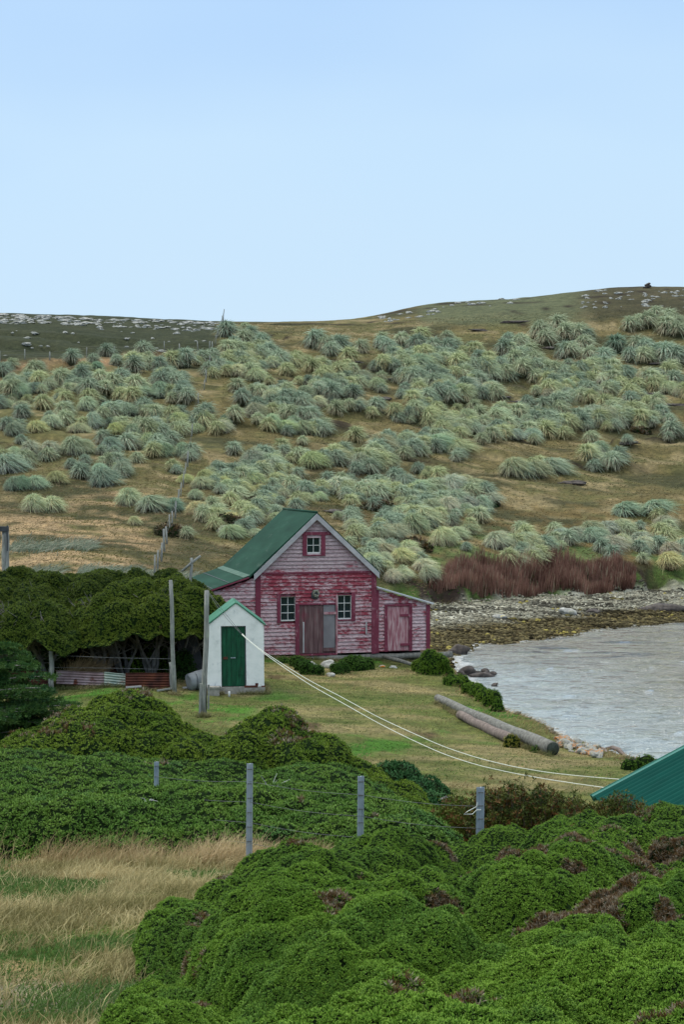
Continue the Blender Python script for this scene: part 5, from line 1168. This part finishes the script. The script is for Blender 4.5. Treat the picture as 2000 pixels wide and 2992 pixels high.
zones = [(0, 640, 1060, 1400, 150), (600, 1240, 950, 1560, 300), (1150, 2050, 930, 1330, 320), (1000, 2050, 1330, 1640, 100), (1250, 2060, 880, 1010, 70), (640, 1300, 940, 1050, 40)]
for (a0, a1, b0, b1, n) in zones:
    for _ in range(n):
        q = big[rs.randint(len(big))]
        for tr_ in range(40):
            q = big[rs.randint(len(big))]
            if a0 < q[0] < a1 and b0 < q[1] < b1: break
        px, py = q[0] + rs.randn() * 42, q[1] + rs.randn() * 22 - 5; p = on_ground(px, py, 66, 205)
        if py < (958 if px < 1250 else 958 - (px - 1250) * .11): continue
        w = 28 + 30 * rs.rand(); s = w / F * p[1] / 1.3; t = np.array([(1.1, 1.12, .95), (.78, .88, .86), (1.18, 1.15, .85), (.95, 1.03, .98)][rs.randint(4)]) * (.85 + .3 * rs.rand())
        for q_ in ST[rs.randint(8)]:
            cc_ = np.array(q_[2]) * t; tiny.append((q_[0] * s + p, q_[1], cc_, 0, q_[4]))
for (px, py, w, tn) in overflow:
    p = on_ground(px, py, 66, 205); s = w * .93 / F * p[1] / 1.3
    for q_ in ST[rs.randint(8)]: tiny.append((q_[0] * s + p, q_[1], np.array(q_[2]) * np.array(tn) * (.85 + .3 * rs.rand()), 0, q_[4]))
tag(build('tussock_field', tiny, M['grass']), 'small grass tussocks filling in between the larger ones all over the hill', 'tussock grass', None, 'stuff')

# low marram clumps on the tan slope
for k, (px, py, w, n, lab) in enumerate(((150, 1600, 125, 1500, 'long low strip of blue green grass on the tan slope'), (110, 1688, 60, 800, 'blue green grass clump just right of the bracketed post'), (330, 1690, 110, 1500, 'blue green grass clump showing above the hedge middle'), (520, 1700, 50, 500, 'thin blue green grass beside the crooked post'))):
    rs = np.random.RandomState(600 + k); c0 = on_ground(px, py, 60, 120); x = c0[0] + (rs.rand(n) - .5) * 2 * w / F * c0[1]; y = c0[1] + rs.randn(n) * 1.0; z = ground(x, y)
    g = rs.rand(n)[:, None]; c = np.array([.13, .20, .14]) * (1 - g) + np.array([.42, .42, .33]) * g
    L = .45 + .45 * rs.rand(n); L *= .6 + .6 * fbm2(x, y, .8, 2, 4)
    tag(build('marram_grass', [blades(np.stack([x, y, z], 1), rs.randn(n, 3) * .35 + np.array([.25, 0, 1]), L, .03 + .02 * rs.rand(n), np.tile([.35, 0, -.5], (n, 1)), c * .8, c * 1.15, 3, rs)], M['grass']), lab, 'grass clump', None, 'thing')
# dark low shrubs on hill
DK = [(.025, .03, .014), (.05, .045, .022), (.07, .055, .04)]
for k, (px, py, w, lab) in enumerate(((745, 1478, 38, 'dark heathy bush left above the boathouse ridge'), (1110, 1490, 55, 'dark brown bush cluster right above the boathouse ridge'), (665, 1532, 40, 'dark bush beside the upper end of the green roof'), (1425, 1472, 32, 'small blackish bush in the open rusty turf'),
                                      (1215, 1602, 45, 'dark brown bush halfway between the gable and the reeds'), (495, 1560, 45, 'dark bush at the bend of the hill fence'), (630, 1545, 22, 'tiny dark bush left of the green roof'), (1330, 1280, 22, 'small dark bush on the mid slope'), (1875, 1265, 28, 'dark bush near the right edge on mid slope'))):
    g = on_ground(px, py, 60, 180); r_ = w / F * g[1]
    shrub('heath_bush', lab, 'bush', domes([(g[0], g[1], r_, r_ * .7, .5), (g[0] + r_ * .5, g[1] - .2, r_ * .6, r_ * .5, .4)]), (g[0] - r_ - .5, g[0] + r_ * 1.3 + .5, g[1] - r_ - .4, g[1] + r_ + .4), .12, [(.4, .18)], 60, .12, DK, seed=700 + k, brown=.45)

# dark peat banks: short overhanging edges of bare peat in the turf
rs = np.random.RandomState(87); pb = [build('peat_bank', [rock((1, .35, .20), 400 + k, 3, rough=.7)], M['rock_dark']) for k in range(4)]
for k, (px, py, w) in enumerate(((1032, 1062, 60), (1510, 942, 90), (1399, 967, 50), (1606, 1018, 42), (1676, 1036, 44), (1160, 1110, 80), (1344, 1071, 60), (1121, 1167, 60), (1306, 1164, 74), (1466, 1164, 64), (1548, 1178, 130), (1625, 1183, 90),
                            (1919, 1065, 60), (1912, 1153, 60), (1970, 1186, 80), (1676, 1413, 96), (1038, 1275, 80), (1488, 1046, 42), (1250, 1085, 50), (1760, 1235, 60), (740, 1060, 60), (1840, 1300, 60), (980, 1500, 60))):
    p = on_ground(px, py, 60, 225); o = pb[k] if k < 4 else pb[k % 4].copy()
    if k >= 4: COL.objects.link(o)
    s_ = w / F * p[1] / 2; o.location = tuple(p + (0, 0, .05)); o.scale = (s_, 1.0, .9); o.rotation_euler = (0, 0, (rs.rand() - .5) * .25)
    tag(o, 'low black edge of bare peat showing between the hillside tussocks', 'peat bank', 'bare peat edges on the hill')

# ---------------------------------------------------------------- reeds
rs = np.random.RandomState(91); n = 9000; px = 1255 + rs.rand(n) * 605
bx_ = [1255, 1300, 1404, 1506, 1608, 1710, 1800, 1862]; by_ = [1722, 1738, 1750, 1750, 1730, 1740, 1728, 1708]; bD = [on_ground(a, b, 66, 100)[1] for a, b in zip(bx_, by_)]
D = np.interp(px, bx_, bD) + rs.rand(n) ** 1.1 * 3.4 * np.interp(px, [1255, 1330, 1800, 1862], [.15, 1, 1, .4]); x = (px - 1000) / F * D
taper = np.interp(px, [1255, 1300, 1380, 1800, 1862], [.25, .6, 1, 1, .5])
ok = rs.rand(n) < np.interp(px, [1255, 1330, 1862], [.25, 1, 1]); x, D, taper, px = x[ok], D[ok], taper[ok], px[ok]; n = len(x); z = ground(x, D)
L = (.52 + .52 * rs.rand(n)) * (.5 + .5 * taper) * (.45 + 1.0 * fbm2(x, D, .9, 2, 15)); g = np.clip(rs.rand(n) * .5 + fbm2(x, D, .7, 3, 25) * 1.6 - .5, 0, 1)[:, None]
c = np.array([.095, .045, .035]) * (1 - g) + np.array([.30, .17, .13]) * g; c[rs.rand(n) < .06] = (.34, .29, .2)
tag(build('reeds', [blades(np.stack([x, D, z], 1), rs.randn(n, 3) * .09 + np.array([.02, 0, 1]), L, .035 + .025 * rs.rand(n), np.tile([.06, 0, -.04], (n, 1)), c * .9, c * 1.15, 2, rs)], M['grass']), 'dense bed of reddish brown reeds behind the pebble beach', 'reeds', kind='stuff')

# ---------------------------------------------------------------- grasses (uncountable)
def grass(name, label, n, gen, lmin, lmax, w, c1, c2, seed, lean=(.15, 0), droop=.35, seg=3, patch=None, spread=.25, tipadd=.04):
    rs = np.random.RandomState(seed); x, y = gen(rs, n); z = ground(x, y); m_ = len(x)
    L = lmin + (lmax - lmin) * rs.rand(m_) ** 1.3
    L = L * (.45 + 1.1 * fbm2(x, y, .7, 3, seed + 4)); g = np.clip(fbm2(x, y, .6, 3, seed) * 2.4 - .7 + (rs.rand(m_) - .5) * .5, 0, 1)[:, None]; c = np.array(c1) * (1 - g) + np.array(c2) * g
    if patch is not None:
        pf, pc, pl_ = patch; f_ = pf(x, y); hit = rs.rand(m_) < f_; c[hit] = np.array(pc) * (.8 + .4 * rs.rand(hit.sum(), 1)); L = np.where(hit, L * pl_, L)
    return tag(build(name, [blades(np.stack([x, y, z], 1), rs.randn(m_, 3) * spread + np.array([lean[0], lean[1], 1]), L, w * (.7 + .6 * rs.rand(m_)), np.stack([lean[0] * 2 + rs.randn(m_) * .15, rs.randn(m_) * .15, -droop * (.5 + rs.rand(m_))], 1), c * .85, c * 1.1 + tipadd, seg, rs)], M['grass']), label, 'grass', kind='stuff')
def gen_px(x0, x1, d0, d1, cond=None):
    def g(rs, n):
        D = np.sqrt(d0 ** 2 + (d1 ** 2 - d0 ** 2) * rs.rand(n)); px = x0 + (x1 - x0) * rs.rand(n); x = (px - 1000) / F * D
        if cond is not None: k = cond(x, D, rs); x, D = x[k], D[k]
        return x, D
    return g
notfg = lambda x, y, rs: (polydist(x, y, FGP) < .15) & (rs.rand(len(x)) < np.clip(.35 + 1.3 * (fbm2(x, y, .8, 3, 12) - .35) * 2, .2, 1))
gp_ = lambda x, y: sstep(.45, .60, fbm2(x, y, 1.5, 3, 212, .8)) * .95
grass('dry_grass', 'tall dry straw coloured grass on the near slope', 90000, gen_px(-160, 900, 7.5, 20.6, notfg), .06, .27, .007, (.20, .175, .055), (.58, .48, .25), 201, (.05, 0), .3, patch=(gp_, (.085, .17, .03), .45), spread=.38)
mat_ = lambda x, y, rs: (polydist(x, y, FGP) < .1) & (rs.rand(len(x)) < .9)
grass('turf_grass', 'short matted green and straw turf under the dry grass', 60000, gen_px(-160, 950, 7.5, 21.5, mat_), .03, .10, .007, (.13, .14, .035), (.30, .24, .10), 202, (.1, 0), .6, 2, patch=(gp_, (.06, .14, .02), 1.1), spread=.6)
band = lambda x, y, rs: (polydist(x, y, MP) < .35) & (polydist(x, y, MP) > -.8) & (y < 22) & (rs.rand(len(x)) < np.clip(.2 + 2.6 * (fbm2(x, y, .7, 2, 19) - .42), .05, 1))
grass('seeding_grass', 'band of tall seeding grass along the front of the low dark shrub', 24000, gen_px(-100, 960, 18.6, 21.6, band), .25, .58, .006, (.30, .22, .09), (.60, .46, .26), 203, (.06, 0), .3)
tuf = lambda x, y, rs: (np.hypot((x + 1.0) / 1.0, (y - 19.6) / .8) < .95) & (polydist(x, y, FGP) < .1)
grass('straw_tuft', 'golden straw tuft round the foot of the tallest steel post', 6000, gen_px(640, 900, 18.4, 21, tuf), .18, .42, .006, (.28, .21, .09), (.52, .41, .22), 204, (.22, 0), .5)
lw_ = lambda x, y, rs: (-polydist(x, y, WPOLY) > .25) & (rs.rand(len(x)) < .8)
lp = lambda x, y: sstep(.5, .64, fbm2(x, y, 2.2, 3, 213, .5)) * .9
grass('lawn_grass', 'short grazed green and straw lawn in front of the boathouse', 85000, gen_px(-80, 1900, 31, 61, lw_), .03, .11, .016, (.10, .13, .035), (.26, .215, .10), 205, (.1, 0), .5, 2, patch=(lp, (.07, .15, .025), .9), spread=.6, tipadd=.01)
lt = lambda x, y, rs: (-polydist(x, y, WPOLY) > .3) & (fbm2(x, y, 2.6, 3, 233, .4) > .56) & (polydist(x, y, [(-3.9, 49.8), (-1.9, 50.0), (-2.2, 52.5), (-4.2, 52.5)]) < 0)
grass('rough_grass', 'taller straw grass patches on the lawn and along the bank', 16000, gen_px(-80, 1800, 34, 60, lt), .10, .28, .014, (.22, .17, .07), (.42, .32, .16), 206, (.2, 0), .6)
foot = [at(594, 44.9), at(508, 49.3), at(147, 49.8), at(500, 50)]
segs = [((foot[k][0] - .18, foot[k][1] - .12), (foot[k][0] + .18, foot[k][1] - .1), 260) for k in range(4)]
oc, osn = math.cos(.122), math.sin(.122); ow_ = lambda u, v: (ox + u * oc - v * osn, OD + u * osn + v * oc)
segs += [(ow_(-.1, -.12), ow_(.5, -.12), 500), (ow_(1.0, -.14), ow_(2.0, -.12), 500), (ow_(1.98, 0), ow_(2.0, 1.6), 400)]
hc, hsn = math.cos(HX), math.sin(HX); hw_ = lambda u, v: (X0 + u * hc - v * hsn, D0 + u * hsn + v * hc)
segs += [(hw_(-.3, -.35), hw_(6.5, -.35), 1800)]
lg = [pos(1280, 2052, 49), pos(1617, 2200, 40.9)]; segs += [((lg[0][0] - .1, lg[0][1] - .22), (lg[1][0] - .1, lg[1][1] - .22), 1700)]
segs += [((pos(165, 2000, 50.4)[0], 50.3), (pos(497, 2010, 50)[0], 49.8), 1200)]
def gen_seg(rs, n):
    X_, Y_ = [], []
    for (a, b_, k) in segs:
        t = rs.rand(k); X_.append(a[0] + (b_[0] - a[0]) * t + rs.randn(k) * .05); Y_.append(a[1] + (b_[1] - a[1]) * t + rs.randn(k) * .07)
    return np.concatenate(X_), np.concatenate(Y_)
grass('edge_grass', 'uncut grass tufts along the foot of walls, poles, logs and iron fence', 0, gen_seg, .08, .26, .014, (.10, .12, .035), (.32, .27, .13), 211, (.08, 0), .4)
bl = lambda x, y, rs: (lambda d: (d > .2) & (d < 1.6))(-polydist(x, y, WPOLY)) & (y < 58)
grass('bank_grass', 'dry tan grass fringing the near bank above the water', 9000, gen_px(1280, 1900, 38, 58, bl), .10, .30, .014, (.24, .17, .075), (.42, .30, .15), 207, (.2, 0), .6)
fb_ = lambda x, y, rs: (lambda d: (d > 9.6) & (d < 13.2))(-polydist(x, y, WPOLY))
fp_ = lambda x, y: sstep(.48, .6, fbm2(x, y, 1.6, 3, 243)) * .9
grass('bank_tufts', 'ragged dark and green tufts along the low earth bank behind the pebbles', 16000, gen_px(1200, 2100, 70, 98, fb_), .10, .42, .035, (.04, .035, .02), (.16, .14, .06), 210, (.1, 0), .5, 3, patch=(fp_, (.07, .15, .03), .8), spread=.5, tipadd=.0)
hs_ = lambda x, y, rs: (rs.rand(len(x)) < .9)
hp_ = lambda x, y: sstep(.5, .62, fbm2(x, y, 4, 3, 223, .5)) * .9
grass('hill_grass', 'short tan and olive grass covering the lower hillside', 70000, gen_px(-100, 1250, 66, 118, hs_), .06, .24, .035, (.16, .13, .06), (.34, .26, .16), 208, (.3, 0), .6, 2, patch=(hp_, (.13, .125, .04), .9), spread=.5, tipadd=.01)
hr_ = lambda x, y, rs: (-polydist(x, y, WPOLY) > 13.8)
grass('moor_grass', 'short rusty and olive grass over the right and upper hillside', 80000, gen_px(650, 2100, 84, 195, hr_), .06, .24, .05, (.11, .088, .036), (.21, .175, .085), 209, (.3, 0), .6, 2, patch=(hp_, (.075, .085, .035), .9), spread=.5, tipadd=.01)

# ---------------------------------------------------------------- wind pruned trees
def tree(label, lst, under, seed, D, trunks, cols, dens=330, sz=.05):
    """lst: domes as (px, top py, D, half width px, ry); crown underside at picture height under"""
    zc = pos(1000, under, D)[2]
    L = []
    for (px, ty, d_, w, ry) in lst:
        p = pos(px, ty, d_); L.append((p[0], d_, w / F * d_, ry, p[2] - zc))
    hf = domes(L, 2.4); xs = [q[0] for q in L]; ys = [q[1] for q in L]; mx_ = max(q[2] for q in L) + .5; my_ = max(q[3] for q in L) + .4
    bnd = (min(q[0] - q[2] for q in L) - .3, max(q[0] + q[2] for q in L) + .3, min(q[1] - q[3] for q in L) - .3, max(q[1] + q[3] for q in L) + .3)
    root = empty('wind_pruned_tree', (L[0][0], L[0][1], gz(L[0][0], L[0][1])), 0, label, 'tree'); ro = np.array(root.location)
    gf = lambda x, y: np.full(np.shape(x), zc) + (fbm2(np.ravel(x), np.ravel(y), .7, 2, seed).reshape(np.shape(x)) - .5) * 1.1
    o = shrub('crown', '', '', hf, bnd, .10, [(1.0, .34), (.4, .22), (.18, .08)], dens, sz, cols, seed=seed, gfun=gf, parent=root, nolabel=True, up=.4, brown=.2, tip=(.15, .21, .02))
    o.location = tuple(-ro)
    rs = np.random.RandomState(seed + 5); tb = []
    for (px, d_) in trunks:
        b = at(px, d_); 
        for s in range(5):
            ex, ey = b[0] + rs.randn() * .9, b[1] + rs.randn() * .5
            hh = float(hf(np.array([ex]), np.array([ey]))[0]); ez = zc + max(hh * .5, 0) + .1
            pts = [b + (rs.randn() * .06, rs.randn() * .06, -.1)]
            for t in (.2, .4, .6, .8, 1):
                pts.append(np.array([b[0] + (ex - b[0]) * t ** 1.3 + rs.randn() * .08, b[1] + (ey - b[1]) * t + rs.randn() * .05, b[2] + (ez - b[2]) * t]))
            tb.append(tube(pts, np.linspace(.085, .03, 6) * (.7 + .6 * rs.rand()), 6, rough=.25, seed=s))
            for q in range(9):
                k = rs.randint(2, 6); p0 = pts[k]; e = p0 + np.array([rs.randn() * .45, rs.randn() * .3 - .15, .25 + .35 * rs.rand()]); m1 = (p0 + e) / 2 + rs.randn(3) * .06
                tb.append(tube([p0, m1, e], [.022, .014, .006], 4, cap=False))
                for w_ in range(3): 
                    e2 = m1 + rs.randn(3) * .22 + (0, -.05, .1); tb.append(tube([m1, e2], [.009, .004], 3, cap=False))
    build('trunk', tb, M['bark'], root).location = tuple(-ro)
    return root
GT = [(.032, .068, .010), (.058, .100, .015), (.095, .142, .022), (.045, .085, .018)]
tree('long dark hedge tree with flat wind cut crown along the back', [(60, 1695, 57, 300, 3.0), (250, 1694, 57.5, 260, 3), (430, 1692, 57, 200, 2.8), (-150, 1700, 57, 200, 2.8)], 1822, 801, 55, ((-60, 56), (60, 56), (200, 56.5), (330, 56)), [tuple(np.array(c_) * .72) for c_ in GT])
tree('domed wind cut tree in front of the hedge, left of the outhouse', [(430, 1702, 53, 170, 2.2), (340, 1745, 52.5, 130, 2.0), (520, 1735, 53, 115, 2.0), (290, 1800, 52, 75, 1.3), (590, 1772, 53, 60, 1.4)], 1838, 802, 52, ((300, 52.3), (360, 52.4), (440, 52.6), (500, 53)), [(.045, .085, .010), (.078, .125, .016), (.125, .17, .024), (.06, .105, .016)])
tree('low wind cut tree at the left edge in front of the hedge', [(60, 1782, 51.5, 150, 1.6), (160, 1815, 51, 80, 1.3), (-80, 1800, 51.5, 120, 1.5)], 1856, 803, 51, ((-40, 51.3), (40, 51.3), (130, 51.5)), GT)
tree('narrow dark tree squeezed between the domed tree and the outhouse', [(590, 1765, 55.5, 62, 1.4), (560, 1740, 55.8, 80, 1.5)], 1830, 804, 55, ((570, 55.5),), GT)
# undergrowth below crowns
bush_px('bright green leafy bush growing under the domed tree behind the rusty sheet', [(450, 1880, 1975, 45), (390, 1925, 1985, 40)], 811, GB, 150, .07, name='understorey_bush')
bush_px('green bush at the foot of the thin lichened pole, under the trees', [(530, 1900, 1985, 38), (545, 1870, 1960, 30)], 812, [(.025, .07, .012), (.05, .11, .018)], 150, .07, name='understorey_bush')
bush_px('dim green bush under the low tree, behind the stout post', [(110, 1890, 1975, 60), (60, 1920, 1985, 60)], 813, [(.02, .05, .012), (.04, .08, .02)], 130, .07, name='understorey_bush')
bush_px('deep dark thicket filling the gap behind the trees and outhouse', [(585, 1800, 1960, 60), (500, 1830, 1965, 90), (350, 1830, 1960, 130), (150, 1830, 1955, 160), (-60, 1830, 1955, 150)], 814, [(.012, .022, .008), (.03, .035, .02), (.06, .055, .045)], 90, .09, name='thicket', res=.14)
rs = np.random.RandomState(5)
def shady(rs_, n):
    px = 190 + rs_.rand(n) * 90; D = 50.9 + rs_.rand(n) * 1.6; return (px - 1000) / F * D, D
grass('tall_dead_grass', 'tall tan dead grass standing behind the corrugated iron under the trees', 3500, shady, .5, 1.15, .016, (.22, .15, .07), (.40, .28, .14), 231, (.1, 0), .2)

# ---------------------------------------------------------------- dark conifer at the left edge
rs = np.random.RandomState(66); CD = 37.0; base = at(-110, CD)
con = empty('cypress', tuple(base), 0, 'dark cypress at the left edge with drooping feathery branches', 'tree'); co = np.array(con.location)
tb = [tube([(0, 0, -.2), (.05, 0, .8), (.0, .1, 1.8), (-.05, .1, 3.0)], [.2, .16, .12, .05], 10, rough=.15)]
P = []; A = []
tips = [(200, 2062, 0), (150, 2110, 0), (120, 1985, 1), (130, 2020, 1), (95, 1950, 1), (60, 1925, 1), (30, 1905, 1), (140, 2045, 0), (60, 2010, 1), (90, 2130, 2), (130, 2150, 2), (30, 2080, 2), (60, 2160, 2), (10, 2140, 2), (110, 2100, 2), (-20, 2000, 2), (-10, 1940, 1), (40, 2110, 2), (0, 2190, 2), (80, 2185, 2), (-40, 2060, 2), (-60, 1900, 1), (170, 2085, 0), (20, 1965, 2), (100, 2060, 2), (75, 2075, 2)]
for (px, py, w) in tips:
    for rep in range(3):
        D = CD + rs.randn() * .55; t = pos(px + rs.randn() * 12, py + rs.randn() * 10, D) - co
        zt = t[2]; r0 = np.array([0, 0, max(zt - .5 + .3 * rs.rand(), .2)]); mid = (r0 + t) / 2 + np.array([0, 0, .22 + .1 * rs.randn()])
        tt = np.linspace(0, 1, 12)[:, None]; path = (1 - tt) ** 2 * r0 + 2 * tt * (1 - tt) * mid + tt ** 2 * t
        tb.append(tube(path, np.linspace(.035, .008, 12), 4, cap=False))
        for k in range(3, 12):
            for s in range(5):
                L = .16 + .28 * rs.rand() * (1.15 - k / 14); dr = nrm(np.array([.7 * np.sign(t[0]) + rs.randn() * .6, rs.randn() * .8, -.12 + .2 * rs.rand()]))
                m_ = 8; q = rs.rand(m_)[:, None]; P.append(path[k] + dr * L * q + rs.randn(m_, 3) * np.array([.03, .03, .018])); A.append(np.tile(nrm(dr + np.array([0, 0, .35])), (m_, 1)))
P = np.concatenate(P); A = np.concatenate(A); c = palette(P, [(.024, .075, .024), (.044, .112, .030), (.085, .165, .035), (.034, .098, .040)], .5, rs, 7, .5)
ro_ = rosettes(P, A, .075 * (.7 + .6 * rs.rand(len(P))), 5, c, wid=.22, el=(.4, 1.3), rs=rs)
build('crown', [ro_], M['leaf'], con); build('trunk', tb, M['bark'], con)
bush_px('dark lower mass of branches under the cypress at the left edge', [(0, 2100, 2215, 120), (70, 2140, 2215, 75), (-80, 2060, 2200, 90)], 821, [(.016, .055, .024), (.03, .08, .034), (.045, .10, .03)], 380, .045, name='juniper_bush')
print('script done')
